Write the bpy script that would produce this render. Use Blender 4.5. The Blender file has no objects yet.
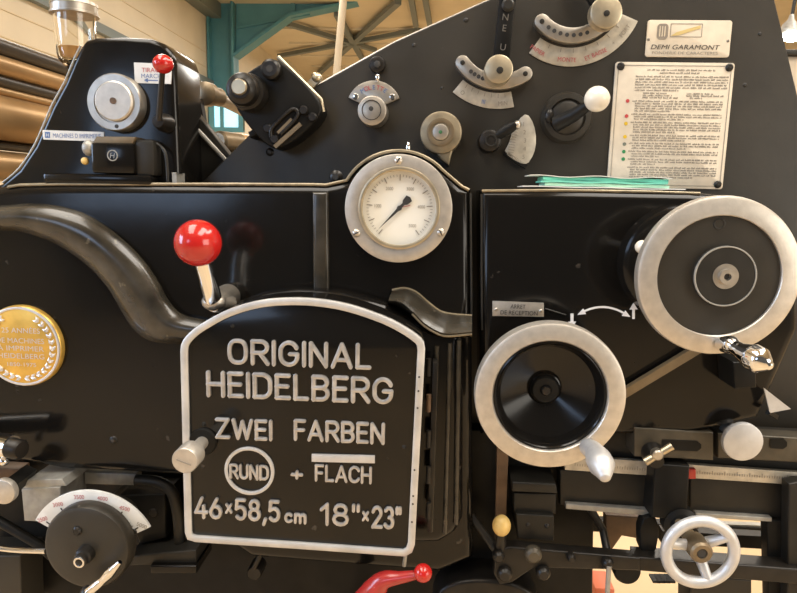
import bpy, bmesh, math, random
from mathutils import Vector, Matrix
random.seed(7)
PI = math.pi
SC = bpy.context.scene
COL = SC.collection

# ------------------------------------------------------------------ camera
F = 640.0
YAW, PITCH, ROLL = math.radians(-3.35), math.radians(9.0), math.radians(1.31)
CAM = Vector((0.0, -0.90, 1.45))
_cy, _sy, _cp, _sp = math.cos(YAW), math.sin(YAW), math.cos(PITCH), math.sin(PITCH)
FW = Vector((_sy*_cp, _cy*_cp, -_sp))
_r = Vector((_cy, -_sy, 0)); _u = _r.cross(FW)
RT = math.cos(ROLL)*_r + math.sin(ROLL)*_u
UP = -math.sin(ROLL)*_r + math.cos(ROLL)*_u
cd = bpy.data.cameras.new('camera'); cam = bpy.data.objects.new('camera', cd); COL.objects.link(cam)
cd.sensor_width = 36.0; cd.lens = F*36.0/797.0; cd.clip_start = 0.02; cd.clip_end = 200
cam.matrix_world = Matrix(((RT.x, UP.x, -FW.x, CAM.x), (RT.y, UP.y, -FW.y, CAM.y), (RT.z, UP.z, -FW.z, CAM.z), (0, 0, 0, 1)))
SC.camera = cam

# ------------------------------------------------------------------ world, lights, exposure
SC.view_settings.view_transform = 'Standard'; SC.view_settings.look = 'None'
SC.view_settings.gamma = 1.0; SC.view_settings.exposure = 0.0
W = bpy.data.worlds.new('World'); SC.world = W; W.use_nodes = True
W.node_tree.nodes['Background'].inputs[0].default_value = (1.0, 0.90, 0.78, 1)
W.node_tree.nodes['Background'].inputs[1].default_value = 0.12
def area(name, loc, target, sx, sy, power, col):
    l = bpy.data.lights.new(name, 'AREA'); l.shape = 'RECTANGLE'; l.size = sx; l.size_y = sy; l.energy = power; l.color = col
    o = bpy.data.objects.new(name, l); COL.objects.link(o); o.location = loc
    o.rotation_euler = (Vector(target)-Vector(loc)).to_track_quat('-Z', 'Y').to_euler()
    return o
WARM = (1.0, 0.94, 0.85)
for i, (x, y, p) in enumerate(((-1.6, -1.3, 195), (1.8, -1.5, 225), (3.4, 0.8, 140), (-2.5, 4, 120), (3, 5, 140), (-2.0, 10, 190), (4, 11, 220), (-1.5, 18, 300), (4, 20, 320))):
    area('ceiling_light', (x, y, 5.2), (x, y, 0), 1.8 if y < 0 else 1.2, 4.0 if y < 0 else 3.2, p, WARM)
area('daylight_window', (-5.2, -1.6, 2.4), (0, 0, 1.3), 2.4, 2.4, 240, (0.48, 0.68, 1.0))
area('ink_sheen_light', (-4.7, -9.2, 3.4), (-.4, 0, 1.5), 2.6, 2.4, 95, (0.52, 0.70, 1.0))  # unseen light added for a blue sheen on the ink unit
area('edge_fill_light', (5.5, -3.6, 2.2), (0.3, 0, 1.3), 3.6, 3.0, 170, (1.0, 0.93, 0.82))  # unseen light added at the right, enlarged for highlights on casting edges

# ------------------------------------------------------------------ pixel -> plane helpers
def P(px, py, y):
    d = RT*((px-398.5)/F) + UP*((296.5-py)/F) + FW
    return CAM + d*((y-CAM.y)/d.y)
def S(px, py, y):
    return (P(px, py, y)-CAM).dot(FW)/F
def XZ(pts, y): return [(p.x, p.z) for p in (P(a, b, y) for a, b in pts)]

# ------------------------------------------------------------------ materials
MATS = {}
def mat(name, col, rough=0.4, metal=0.0, var=0.0, vscale=40, bump=0.0, bscale=120, coat=0.0, rvar=0.0, spec=None, dirt=None):
    m = bpy.data.materials.new(name); m.use_nodes = True; nt = m.node_tree; b = nt.nodes['Principled BSDF']
    b.inputs['Base Color'].default_value = (*col, 1); b.inputs['Roughness'].default_value = rough; b.inputs['Metallic'].default_value = metal
    if coat: b.inputs['Coat Weight'].default_value = coat; b.inputs['Coat Roughness'].default_value = 0.08
    if spec is not None: b.inputs['Specular IOR Level'].default_value = spec
    tc = nt.nodes.new('ShaderNodeTexCoord')
    def noise(sc, det=4):
        n = nt.nodes.new('ShaderNodeTexNoise'); n.inputs['Scale'].default_value = sc; n.inputs['Detail'].default_value = det
        nt.links.new(tc.outputs['Object'], n.inputs['Vector']); return n
    src = None
    if var:
        n = noise(vscale); r = nt.nodes.new('ShaderNodeValToRGB')
        r.color_ramp.elements[0].position = 0.3; r.color_ramp.elements[1].position = 0.7
        r.color_ramp.elements[0].color = (*[c*(1-var) for c in col], 1); r.color_ramp.elements[1].color = (*[min(1, c*(1+var)) for c in col], 1)
        nt.links.new(n.outputs['Fac'], r.inputs['Fac']); src = r.outputs['Color']
    if dirt:
        n = noise(dirt[1], 6); r = nt.nodes.new('ShaderNodeValToRGB')
        r.color_ramp.elements[0].position = dirt[2]; r.color_ramp.elements[1].position = dirt[2]+0.05
        r.color_ramp.elements[0].color = (0, 0, 0, 1); r.color_ramp.elements[1].color = (1, 1, 1, 1)
        nt.links.new(n.outputs['Fac'], r.inputs['Fac'])
        mx = nt.nodes.new('ShaderNodeMix'); mx.data_type = 'RGBA'
        nt.links.new(r.outputs['Color'], mx.inputs['Factor'])
        if src: nt.links.new(src, mx.inputs['A'])
        else: mx.inputs['A'].default_value = (*col, 1)
        mx.inputs['B'].default_value = (*dirt[0], 1); src = mx.outputs['Result']
    if src: nt.links.new(src, b.inputs['Base Color'])
    if rvar:
        n = noise(25, 5); mr = nt.nodes.new('ShaderNodeMapRange')
        mr.inputs['To Min'].default_value = max(0.02, rough-rvar); mr.inputs['To Max'].default_value = rough+rvar
        nt.links.new(n.outputs['Fac'], mr.inputs['Value']); nt.links.new(mr.outputs['Result'], b.inputs['Roughness'])
    if bump:
        n = noise(bscale, 3); bp = nt.nodes.new('ShaderNodeBump'); bp.inputs['Strength'].default_value = bump; bp.inputs['Distance'].default_value = 0.002
        nt.links.new(n.outputs['Fac'], bp.inputs['Height']); nt.links.new(bp.outputs['Normal'], b.inputs['Normal'])
    MATS[name] = m; return m
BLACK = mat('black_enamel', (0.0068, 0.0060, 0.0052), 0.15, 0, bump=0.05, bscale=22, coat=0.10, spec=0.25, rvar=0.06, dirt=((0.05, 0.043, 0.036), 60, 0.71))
SHEEN = mat('sheen_enamel', (0.036, 0.031, 0.023), 0.22, 0, var=0.5, vscale=26, bump=0.06, bscale=40, coat=0.15, rvar=0.1, dirt=((0.09, 0.078, 0.055), 70, 0.66))  # enamel lightened to put bright reflections on the castings into the colour
FRAMEB = mat('frame_black', (0.027, 0.023, 0.017), 0.40, 0, spec=0.4, var=0.2, vscale=14, bump=0.08, bscale=90, rvar=0.08, dirt=((0.10, 0.09, 0.075), 60, 0.72))
DULL = mat('dull_black', (0.009, 0.0085, 0.0075), 0.42, 0, spec=0.18, var=0.3, vscale=30, rvar=0.1)
GREASE = mat('greasy_black', (0.014, 0.012, 0.010), 0.34, 0.1, spec=0.35, var=0.4, vscale=40, bump=0.1, rvar=0.1)
GREYB = mat('dark_grey_paint', (0.020, 0.018, 0.0145), 0.45, 0.1, spec=0.35, var=0.25, vscale=30, rvar=0.1)
STEEL = mat('worn_steel', (0.50, 0.46, 0.40), 0.36, 0.9, var=0.14, vscale=60, bump=0.05, bscale=250, rvar=0.1)
ALU = mat('dull_aluminium', (0.56, 0.52, 0.46), 0.42, 0.75, var=0.1, vscale=90, bump=0.06, bscale=300, rvar=0.08)
LETM = mat('letter_metal', (0.50, 0.49, 0.48), 0.42, 0.75, var=0.22, vscale=70, bump=0.12, bscale=220, rvar=0.08)
CAST = mat('cast_aluminium', (0.58, 0.58, 0.58), 0.45, 0.55, var=0.08, vscale=60, bump=0.1, bscale=200)
RIM = mat('rim_silver', (0.56, 0.55, 0.53), 0.45, 0.45, var=0.14, vscale=35, bump=0.12, bscale=140)
TARN = mat('tarnished_bronze', (0.30, 0.25, 0.17), 0.4, 0.7, var=0.25, vscale=50, rvar=0.08)
BRASSY = mat('tarnished_nickel', (0.56, 0.48, 0.34), 0.34, 0.85, var=0.15, vscale=50, rvar=0.08)
CHROME = mat('chrome', (0.78, 0.78, 0.78), 0.08, 1.0, rvar=0.03)
PLATE = mat('plate_cream', (0.66, 0.58, 0.46), 0.45, 0.15, var=0.08, vscale=50)
PLATEW = mat('plate_white', (0.70, 0.70, 0.68), 0.4, 0.1, var=0.06, vscale=50)
PLATEG = mat('plate_engraved_grey', (0.52, 0.48, 0.40), 0.42, 0.5, var=0.2, vscale=70)
INKTXT = mat('print_black', (0.03, 0.028, 0.026), 0.6)
TXTG = mat('print_grey', (0.26, 0.23, 0.19), 0.6)
ENGR = mat('engraved_grey', (0.11, 0.10, 0.085), 0.5)
TXTR = mat('print_red', (0.45, 0.09, 0.10), 0.6)
TXTB = mat('print_blue', (0.10, 0.17, 0.36), 0.6)
RED = mat('red_knob', (0.44, 0.014, 0.012), 0.16, 0, var=0.08, vscale=30, coat=0.4)
REDP = mat('red_paint', (0.36, 0.025, 0.022), 0.25, 0, var=0.12, vscale=60, coat=0.3, dirt=((0.5, 0.4, 0.36), 120, 0.70))
IVORY = mat('ivory_knob', (0.80, 0.74, 0.62), 0.22, 0, coat=0.3)
YELLOW = mat('yellowed_knob', (0.72, 0.50, 0.17), 0.35, 0, var=0.12, vscale=80, dirt=((0.12, 0.09, 0.05), 150, 0.68))
WHITE = mat('white_paint', (0.78, 0.78, 0.78), 0.5)
GOLD = mat('gold_enamel', (0.74, 0.46, 0.10), 0.32, 0.55, var=0.15, vscale=40)
SILVER = mat('silver_relief', (0.72, 0.72, 0.74), 0.35, 0.7)
DIALF = mat('gauge_face', (0.82, 0.80, 0.72), 0.5, 0, var=0.03, vscale=12)
ROLLER = mat('roller_copper_brown', (0.42, 0.27, 0.13), 0.36, 0.55, var=0.12, vscale=8)
ROLLERD = mat('roller_rubber', (0.035, 0.028, 0.022), 0.35, 0, rvar=0.05)
TEALP = mat('teal_paper', (0.19, 0.64, 0.48), 0.75, 0, var=0.12, vscale=60)
GREENP = mat('pale_green_paper', (0.45, 0.74, 0.55), 0.75, 0, var=0.1, vscale=60)
WHITEP = mat('white_paper', (0.78, 0.76, 0.70), 0.8)
BROWN = mat('brown_bar', (0.115, 0.070, 0.040), 0.5, 0.3, var=0.25, vscale=40)
RODM = mat('brown_rod', (0.20, 0.15, 0.09), 0.4, 0.5, var=0.2, vscale=40)
OIL = mat('amber_oil', (0.72, 0.38, 0.12), 0.2)
SLOTM = mat('brown_grey_bar', (0.075, 0.064, 0.046), 0.42, 0.3, var=0.25, vscale=40)
GREYBLK = mat('galvanised_grey', (0.34, 0.33, 0.30), 0.45, 0.4, var=0.15, vscale=80)
TEALS = mat('teal_steel', (0.075, 0.235, 0.275), 0.45, 0, var=0.08, vscale=3)
GREYS = mat('grey_blue_steel', (0.15, 0.18, 0.18), 0.5)
TEALD = mat('dark_brace', (0.15, 0.17, 0.155), 0.5)
CREAM = mat('cream_wall', (0.68, 0.61, 0.475), 0.75, 0, var=0.05, vscale=1.5)
CEILM = mat('cream_ceiling', (0.66, 0.56, 0.39), 0.75, 0, var=0.06, vscale=1.2)
FLOORM = mat('tan_floor', (0.56, 0.41, 0.24), 0.55, 0, var=0.12, vscale=2.2)
ORANGE = mat('orange_red_plastic', (0.52, 0.13, 0.06), 0.5)
def glass_mat(name, col, rough=0.02):
    m = bpy.data.materials.new(name); m.use_nodes = True; b = m.node_tree.nodes['Principled BSDF']
    b.inputs['Base Color'].default_value = (*col, 1); b.inputs['Transmission Weight'].default_value = 1.0
    b.inputs['Roughness'].default_value = rough; b.inputs['IOR'].default_value = 1.45
    return m
GLASS = glass_mat('clear_glass', (0.97, 0.95, 0.9))
def pane_mat(name):
    m = bpy.data.materials.new(name); m.use_nodes = True; nt = m.node_tree; nt.nodes.remove(nt.nodes['Principled BSDF'])
    tr = nt.nodes.new('ShaderNodeBsdfTransparent'); gl = nt.nodes.new('ShaderNodeBsdfGlossy'); gl.inputs['Roughness'].default_value = .03
    fr = nt.nodes.new('ShaderNodeMath'); fr.operation = 'POWER'; fr.inputs[1].default_value = 3.0; lw = nt.nodes.new('ShaderNodeLayerWeight'); lw.inputs['Blend'].default_value = .28; nt.links.new(lw.outputs['Facing'], fr.inputs[0]); mx = nt.nodes.new('ShaderNodeMixShader')
    nt.links.new(fr.outputs[0], mx.inputs[0]); nt.links.new(tr.outputs[0], mx.inputs[1]); nt.links.new(gl.outputs[0], mx.inputs[2]); nt.links.new(mx.outputs[0], nt.nodes['Material Output'].inputs[0])
    return m
PANE = pane_mat('pane_glass')
def emit_mat(name, col, st):
    m = bpy.data.materials.new(name); m.use_nodes = True; b = m.node_tree.nodes['Principled BSDF']
    b.inputs['Base Color'].default_value = (*col, 1)
    b.inputs['Emission Color'].default_value = (*col, 1); b.inputs['Emission Strength'].default_value = st
    return m

# ------------------------------------------------------------------ mesh builder
class B:
    def __init__(s): s.bm = bmesh.new()
    def grid(s, rings, closed=True, cap0=False, cap1=False):
        bm = s.bm; vr = [[bm.verts.new(p) for p in r] for r in rings]
        for i in range(len(vr)-1):
            a, b = vr[i], vr[i+1]; n = len(a)
            for j in range(n if closed else n-1):
                k = (j+1) % n
                try: bm.faces.new((a[j], a[k], b[k], b[j]))
                except ValueError: pass
        if cap0: bm.faces.new(list(reversed(vr[0])))
        if cap1: bm.faces.new(vr[-1])
        return s
    def prism(s, xz, y0, y1, bev=0.0, steps=4):
        """outline in the xz plane, front face at y0, back face at y1, rounded front edge"""
        n = len(xz); a = sum(xz[i][0]*xz[(i+1) % n][1]-xz[(i+1) % n][0]*xz[i][1] for i in range(n))
        if a < 0: xz = list(reversed(xz))
        def inset(d):
            out = []
            for i in range(n):
                p0, p1, p2 = Vector(xz[i-1]), Vector(xz[i]), Vector(xz[(i+1) % n])
                e1 = (p1-p0); e2 = (p2-p1)
                e1 = e1.normalized() if e1.length > 1e-9 else Vector((1, 0)); e2 = e2.normalized() if e2.length > 1e-9 else e1
                n1 = Vector((-e1.y, e1.x)); n2 = Vector((-e2.y, e2.x)); m = n1+n2
                if m.length < 1e-6: m = n1
                m.normalize(); c = max(0.35, m.dot(n1)); out.append(p1+m*(d/c))
            return out
        rings = [[(p[0], y1, p[1]) for p in xz]]
        if bev > 0:
            for k in range(steps+1):
                t = k/steps*PI/2
                rings.append([(p.x, y0+bev*(1-math.sin(t)), p.y) for p in inset(bev*(1-math.cos(t)))])
        else: rings.append([(p[0], y0, p[1]) for p in xz])
        return s.grid(rings, True, True, True)
    def lathe(s, o, d, prof, seg=48, cap=True):
        o = Vector(o); d = Vector(d).normalized(); a = d.orthogonal().normalized(); b = d.cross(a)
        rings = []
        for r, t in prof:
            r = max(r, 1e-5)
            rings.append([o+d*t+a*(r*math.cos(2*PI*j/seg))+b*(r*math.sin(2*PI*j/seg)) for j in range(seg)])
        return s.grid(rings, True, cap, cap)
    def tube(s, pts, rad, seg=14, smooth=0, flat=None):
        pts = [Vector(p) for p in pts]; n = len(pts)
        rad = [rad]*n if not isinstance(rad, (list, tuple)) else list(rad)
        if smooth:
            q, rr = [], []
            for i in range(n-1):
                p0, p1, p2, p3 = pts[max(i-1, 0)], pts[i], pts[i+1], pts[min(i+2, n-1)]
                for k in range(smooth):
                    t = k/smooth
                    q.append(0.5*((2*p1)+(p2-p0)*t+(2*p0-5*p1+4*p2-p3)*t*t+(3*p1-p0-3*p2+p3)*t**3)); rr.append(rad[i]*(1-t)+rad[i+1]*t)
            q.append(pts[-1]); rr.append(rad[-1]); pts, rad, n = q, rr, len(q)
        rings = []; ref = None
        for i in range(n):
            t = (pts[min(i+1, n-1)]-pts[max(i-1, 0)]).normalized()
            if ref is None: ref = t.orthogonal().normalized()
            a = (ref-t*ref.dot(t)).normalized(); ref = a; b = t.cross(a)
            rings.append([pts[i]+a*(rad[i]*math.cos(2*PI*j/seg))+b*(rad[i]*math.sin(2*PI*j/seg)) for j in range(seg)])
        return s.grid(rings, True, True, True)
    def ball(s, c, r, sc=(1, 1, 1)):
        bmesh.ops.create_uvsphere(s.bm, u_segments=28, v_segments=18, radius=r, matrix=Matrix.Translation(c) @ Matrix.Diagonal((*sc, 1))); return s
    def box(s, lo, hi, bev=0.0):
        t = bmesh.new(); bmesh.ops.create_cube(t, size=1.0)
        for v in t.verts: v.co = Vector([lo[i]+(hi[i]-lo[i])*(v.co[i]+0.5) for i in range(3)])
        if bev: bmesh.ops.bevel(t, geom=t.edges[:], offset=bev, segments=2, profile=0.5, affect='EDGES')
        me = bpy.data.meshes.new('t'); t.to_mesh(me); t.free(); s.bm.from_mesh(me); bpy.data.meshes.remove(me); return s
    def obox(s, a, b, w, h, up=(0, 0, 1)):
        """bar from a to b, width w across, h along up"""
        a, b = Vector(a), Vector(b); t = (b-a).normalized(); up = Vector(up); x = t.cross(up).normalized(); u = x.cross(t)
        rings = [[p+x*(i*w/2)+u*(j*h/2) for i, j in ((-1, -1), (1, -1), (1, 1), (-1, 1))] for p in (a, b)]
        return s.grid(rings, True, True, True)
    def build(s, name, m, parent=None, label=None, sharp=38):
        bm = s.bm; bmesh.ops.remove_doubles(bm, verts=bm.verts, dist=1e-6)
        bmesh.ops.recalc_face_normals(bm, faces=bm.faces); bm.normal_update()
        for f in bm.faces: f.smooth = True
        for e in bm.edges:
            if len(e.link_faces) == 2: e.smooth = e.calc_face_angle(0) < math.radians(sharp)
        xs = [v.co for v in bm.verts]
        lo = Vector([min(c[i] for c in xs) for i in range(3)]); hi = Vector([max(c[i] for c in xs) for i in range(3)]); ctr = (lo+hi)/2
        for v in bm.verts: v.co -= ctr
        me = bpy.data.meshes.new(name); bm.to_mesh(me); bm.free(); me.materials.append(m)
        return link(name, me, ctr, parent, label)
WLOC = {}
def link(name, me, ctr, parent=None, label=None):
    o = bpy.data.objects.new(name, me); COL.objects.link(o)
    WLOC[o.name] = Vector(ctr)
    if parent is not None: o.parent = parent; o.location = Vector(ctr)-WLOC[parent.name]
    else: o.location = ctr
    if label: o['label'] = label
    return o
def thing(o, label, cat, group=None):
    o['label'] = label; o['category'] = cat
    if group: o['group'] = group
    return o
def struct(o): o['kind'] = 'structure'; return o
def empty(name, loc):
    o = bpy.data.objects.new(name, None); COL.objects.link(o); o.location = loc; WLOC[o.name] = Vector(loc); return o
def text(s, pos, h, m, parent, name='lettering', rot=0.0, width=None, ext=0.0004, italic=0.0, bold=0.0, xs=1.0, label=None):
    """printed or engraved words; pos = centre, facing -y; h = cap height; rot turns it in the plate's plane"""
    c = bpy.data.curves.new('t', 'FONT'); c.body = s; c.size = 1.0; c.extrude = 0.0; c.align_x = 'CENTER'; c.shear = italic; c.offset = bold; c.resolution_u = 3
    o = bpy.data.objects.new('t', c); COL.objects.link(o); dg = bpy.context.evaluated_depsgraph_get()
    me = bpy.data.meshes.new_from_object(o.evaluated_get(dg)); bpy.data.objects.remove(o); bpy.data.curves.remove(c)
    xs_ = [v.co.x for v in me.vertices]; ys_ = [v.co.y for v in me.vertices]
    x0, x1 = min(xs_), max(xs_); y0, y1 = 0.0, 0.70
    sy = h/(y1-y0); sx = (width/(x1-x0)) if width else sy*xs
    cr, sr = math.cos(rot), math.sin(rot)
    for v in me.vertices:
        X = (v.co.x-(x0+x1)/2)*sx; Z = (v.co.y-(y0+y1)/2)*sy
        v.co = (X*cr-Z*sr, 0, X*sr+Z*cr)
    me.materials.append(m); me.name = name
    return link(name, me, Vector(pos)+Vector((0, -ext, 0)), parent, label)

def circ(c, r, n=48): return [(c[0]+r*math.cos(2*PI*i/n), c[1]+r*math.sin(2*PI*i/n)) for i in range(n)]
def rrect(x0, z0, x1, z1, r, n=6):
    out = []
    for cx, cz, a in ((x1-r, z1-r, 0), (x0+r, z1-r, 90), (x0+r, z0+r, 180), (x1-r, z0+r, 270)):
        out += [(cx+r*math.cos(math.radians(a+90*k/n)), cz+r*math.sin(math.radians(a+90*k/n))) for k in range(n+1)]
    return out
def sector(c, r0, r1, a0, a1, n=24):
    """px centre turned into xz already; angles in degrees, counter-clockwise from +x, z up"""
    A = [math.radians(a0+(a1-a0)*k/n) for k in range(n+1)]
    return [(c[0]+r1*math.cos(a), c[1]+r1*math.sin(a)) for a in A]+[(c[0]+r0*math.cos(a), c[1]+r0*math.sin(a)) for a in reversed(A)]
def banana(c, r, hw, a0, a1, n=20):
    A = [math.radians(a0+(a1-a0)*k/n) for k in range(n+1)]
    out = [(c[0]+(r+hw)*math.cos(a), c[1]+(r+hw)*math.sin(a)) for a in A]
    for k in range(1, 8):
        t = k/8*PI; e = (c[0]+r*math.cos(A[-1]), c[1]+r*math.sin(A[-1]))
        out.append((e[0]+hw*math.cos(A[-1]+t), e[1]+hw*math.sin(A[-1]+t)))
    out += [(c[0]+(r-hw)*math.cos(a), c[1]+(r-hw)*math.sin(a)) for a in reversed(A)]
    for k in range(1, 8):
        t = k/8*PI; e = (c[0]+r*math.cos(A[0]), c[1]+r*math.sin(A[0]))
        out.append((e[0]+hw*math.cos(A[0]+PI+t), e[1]+hw*math.sin(A[0]+PI+t)))
    return out
def chaikin(pts, it=2, closed=True):
    for _ in range(it):
        q = []; n = len(pts)
        for i in range(n):
            a, b = pts[i], pts[(i+1) % n]
            q += [(a[0]*.75+b[0]*.25, a[1]*.75+b[1]*.25), (a[0]*.25+b[0]*.75, a[1]*.25+b[1]*.75)]
        pts = q
    return pts
def ring(b, c, y0, r1, r0, th, bev=0.001, seg=64):
    """flat ring facing -y: outer radius r1, inner r0, thickness th, front at y0 (c = x,z)"""
    o = (c[0], y0, c[1]); d = (0, 1, 0)
    A = Vector((1, 0, 0)); Z = Vector((0, 0, 1)); rings = []
    for r, t in ((r0, th), (r1, th), (r1, bev), (r1-bev*.3, bev*.3), (r1-bev, 0), (r0+bev, 0), (r0+bev*.3, bev*.3), (r0, bev), (r0, th)):
        rings.append([Vector(o)+A*(r*math.cos(2*PI*j/seg))+Z*(r*math.sin(2*PI*j/seg))+Vector((0, t, 0)) for j in range(seg)])
    b.grid(rings, True); return b
def disc(b, px, py, y0, rpx, th, bev=0.12, seg=40, back=None):
    """round button facing the viewer: centre and radius read on the photograph, front at y0"""
    c = P(px, py, y0); r = rpx*S(px, py, y0); k = r*bev
    b.lathe(c, (0, 1, 0), [(0, 0), (r-k, 0), (r-k*.3, k*.3), (r, k), (r, th)], seg); return b
def screw(px, py, y, rpx, parent, name='screw', m=None, kind='slot'):
    c = P(px, py, y); r = rpx*S(px, py, y); b = B()
    b.lathe(c, (0, 1, 0), [(0, -r*.45), (r*.55, -r*.4), (r*.9, -r*.12), (r, 0.0), (r, 0.002)], 20)
    o = b.build(name, m or STEEL, parent)
    a = random.uniform(0, PI); d = Vector((math.cos(a), 0, math.sin(a)))*r*.7; q = c+Vector((0, -r*.47, 0))
    if kind == 'slot': B().obox(q-d, q+d, r*.28, r*.1, (0, 1, 0)).build('slot', INKTXT, o)
    else: B().lathe(q, (0, 1, 0), [(0, 0), (r*.45, 0), (r*.45, r*.1)], 6).build('socket', INKTXT, o)
    return o

# ------------------------------------------------------------------ the hall
YC = 14.0
pc = P(209.5, 80, YC); XL = pc.x
YB, ZC = 27.0, 5.6
XR = 9.0
struct(B().box((XL-.3, -7, -.2), (XR+.3, YB+.3, 0)).build('floor', FLOORM))
struct(B().box((XL-.3, -7, ZC), (XR+.3, YB+.3, ZC+.2)).build('ceiling', CEILM))
struct(B().box((XL-.3, -7, 0), (XL, YB, ZC)).build('wall_left', CREAM))
struct(B().box((XR, -7, 0), (XR+.3, YB, ZC)).build('wall_right', CREAM))
struct(B().box((XL-.3, YB, 0), (XR+.3, YB+.3, ZC)).build('wall_back', CREAM))
# long rail on the left wall
zr = P(209.5, 84, YC).z
struct(B().box((XL, -2, zr-.07), (XL+.10, YC, zr+.07)).build('trim_1', GREYS))
struct(B().box((XL, -2, ZC-.32), (XL+.3, YC, ZC)).build('trim_2', TEALD))
for k in range(6):
    struct(B().box((XL, -2, ZC-1.1-.32*k), (XL+.012, YC, ZC-1.085-.32*k)).build('trim_%d' % (3+k), CEILM))
# teal portal frame
cx0, cx1 = P(210, 60, YC).x, P(236, 60, YC).x
b = B(); b.box((cx0, YC, 0), (cx1, YC+.03, ZC)); b.box((cx0, YC-.18, 0), (cx0+.05, YC+.2, ZC)); b.box((cx1-.05, YC-.18, 0), (cx1, YC+.2, ZC))
struct(b.build('column_steel', TEALS))
q = XZ([(236, -40), (540, -70), (540, -34), (400, -7), (291, 17), (236, 56)], YC)
b = B(); b.prism(q, YC, YC+.03)
b.obox((*[P(236, 57, YC).x], YC, P(236, 57, YC).z), P(291, 17, YC), .4, .06, (0, 0, 1)); b.obox(P(291, 17, YC), P(540, -36, YC), .4, .06, (0, 0, 1))
b.obox(P(236, 28, YC-.01), P(310, 14, YC-.01), .05, .05, (0, 0, 1)); b.obox(P(293, 17, YC-.02), P(293, -20, YC-.02), .05, .1, (1, 0, 0))
struct(b.build('beam_roof', TEALS))
# ceiling bracing star and pale hanging pipe
def onceil(px, py, z=ZC-.12):
    d = RT*((px-398.5)/F) + UP*((296.5-py)/F) + FW
    return CAM + d*((z-CAM.z)/d.z)
for k, (a, c) in enumerate((((288, 24), (375, 50)), ((279, 56), (420, 30)), ((318, 74), (398, 2)), ((337, 14), (362, 58)))):
    struct(B().obox(onceil(*a), onceil(*c), .15, .1, (0, 0, 1)).build('beam_brace', TEALD))
for px in (416, 430):
    struct(B().obox(onceil(px-6, -8), onceil(px, 26), .12, .08, (0, 0, 1)).build('beam_purlin', TEALD))
for k in range(7):
    yy = 16+1.6*k
    struct(B().box((XL+1, yy, ZC-.05), (XR, yy+.07, ZC)).build('trim_%d' % (10+k), CREAM))
struct(B().tube([P(334.5, 95, 9), P(344.5, -12, 9)], .055).build('trim_20', CREAM))
# gable edge seen beside the bracket
struct(B().obox(P(266, 38, 20), P(302, 78, 20), .12, .16, (0, 1, 0)).build('trim_21', CREAM))
# low window with teal frame
YW = 12.5
a, c = P(214, 127, YW), P(238, 104, YW)
wf = struct(B().box((a.x-.1, YW, a.z-.1), (c.x+.1, YW+.12, a.z)).box((a.x-.1, YW, c.z), (c.x+.1, YW+.12, c.z+.1)).box((a.x-.1, YW, a.z), (a.x, YW+.12, c.z)).box((c.x, YW, a.z), (c.x+.1, YW+.12, c.z)).box((a.x+.13, YW, a.z), (a.x+.2, YW+.1, c.z)).build('window_1', TEALS))
B().box((a.x, YW+.05, a.z), (c.x, YW+.07, c.z)).build('pane', emit_mat('daylight_pane', (0.38, 0.72, 0.85), 1.3), wf)
struct(B().box((a.x-.1, YW, 0), (c.x+1.1, YW+.12, a.z-.1)).build('wall_partition', CREAM))

# ------------------------------------------------------------------ the press
press = thing(empty('printing_press', (0, 0.25, 0)), 'old black printing press with handwheels, a round gauge and a lettered silver-framed door', 'printing press')
YF = 0.09    # upper side frame
def part(b, name, m, label=None, parent=None): return b.build(name, m, parent or press, label)

# castings
q = [(188, 200), (206, 178), (253, 131), (308, 90), (395, 41.5), (490, -1), (530, -21), (769, -24), (797, 92), (850, 330), (860, 462), (470, 440), (300, 400)]
part(B().prism(XZ(q, YF), YF, YF+.035, .002), 'upper_side_frame', FRAMEB)
b = B()
ed = [P(*p, YF+.004) for p in ((253, 130.5), (308, 89.5), (395, 41), (490, -1.5), (530, -21.5))]
b.tube([p+Vector((0, .012, 0)) for p in ed], .0030, 8)
part(b, 'frame_edge', ALU, 'bare worn metal edge of the upper side frame')
b = B().tube([P(769.5, -24, YF)+Vector((0, .012, 0)), P(781, 34, YF)+Vector((0, .012, 0))], .0022, 8)
part(b, 'frame_edge', ALU)
arc = [(398.5+60*math.cos(math.radians(t)), 210-60*math.sin(math.radians(t))) for t in range(42, 153, 6)]
q = [(-90, 186), (0, 187), (20, 184), (60, 183), (200, 183), (312, 183.5), (326, 184), (336, 182)] + list(reversed(arc)) + [(453, 178), (462, 186), (471, 190), (472, 330), (474, 560), (440, 575), (250, 560), (192, 520), (186, 478), (60, 471), (24, 464), (-90, 458)]
part(B().prism(XZ(q, 0), 0, YF-.001, .017, 6), 'main_housing', BLACK)
q = [(480, 190), (560, 189.5), (690, 192), (735, 196), (775, 215), (800, 260), (800, 330), (760, 420), (690, 436), (481, 436)]
part(B().prism(XZ(q, 0), 0, YF-.001, .014, 6), 'side_housing', BLACK)
# thin tubes drawing the highlights of the casting edges in colour and shape
el = [(8, 186.5), (20, 184.5), (60, 183.6), (200, 183.6), (312, 184), (326, 184.5), (337, 182)] + list(reversed(arc)) + [(453, 178.5), (462, 186), (469, 189.5)]
part(B().tube([P(a_, b_+.6, .006) for a_, b_ in el], .0024, 10), 'edge_highlight', TARN, 'modelled highlight on the top edge of the main housing')
part(B().tube([P(a_, b_, .006) for a_, b_ in ((482, 191), (560, 190.3), (640, 191.6), (700, 193.5))], .0022, 10), 'edge_highlight', TARN)
part(B().tube([P(a_, b_, .004) for a_, b_ in ((470.5, 193), (471, 250), (471.5, 315))], .0016, 8), 'edge_highlight', GREYB)
part(B().tube([P(a_, b_, .004) for a_, b_ in ((481.5, 194), (481.5, 260), (482, 330))], .0016, 8), 'edge_highlight', GREYB)
# rib between panels
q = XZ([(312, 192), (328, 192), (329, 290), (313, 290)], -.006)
part(B().prism(q, -.007, .004, .005, 4), 'rib', SHEEN)
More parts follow.
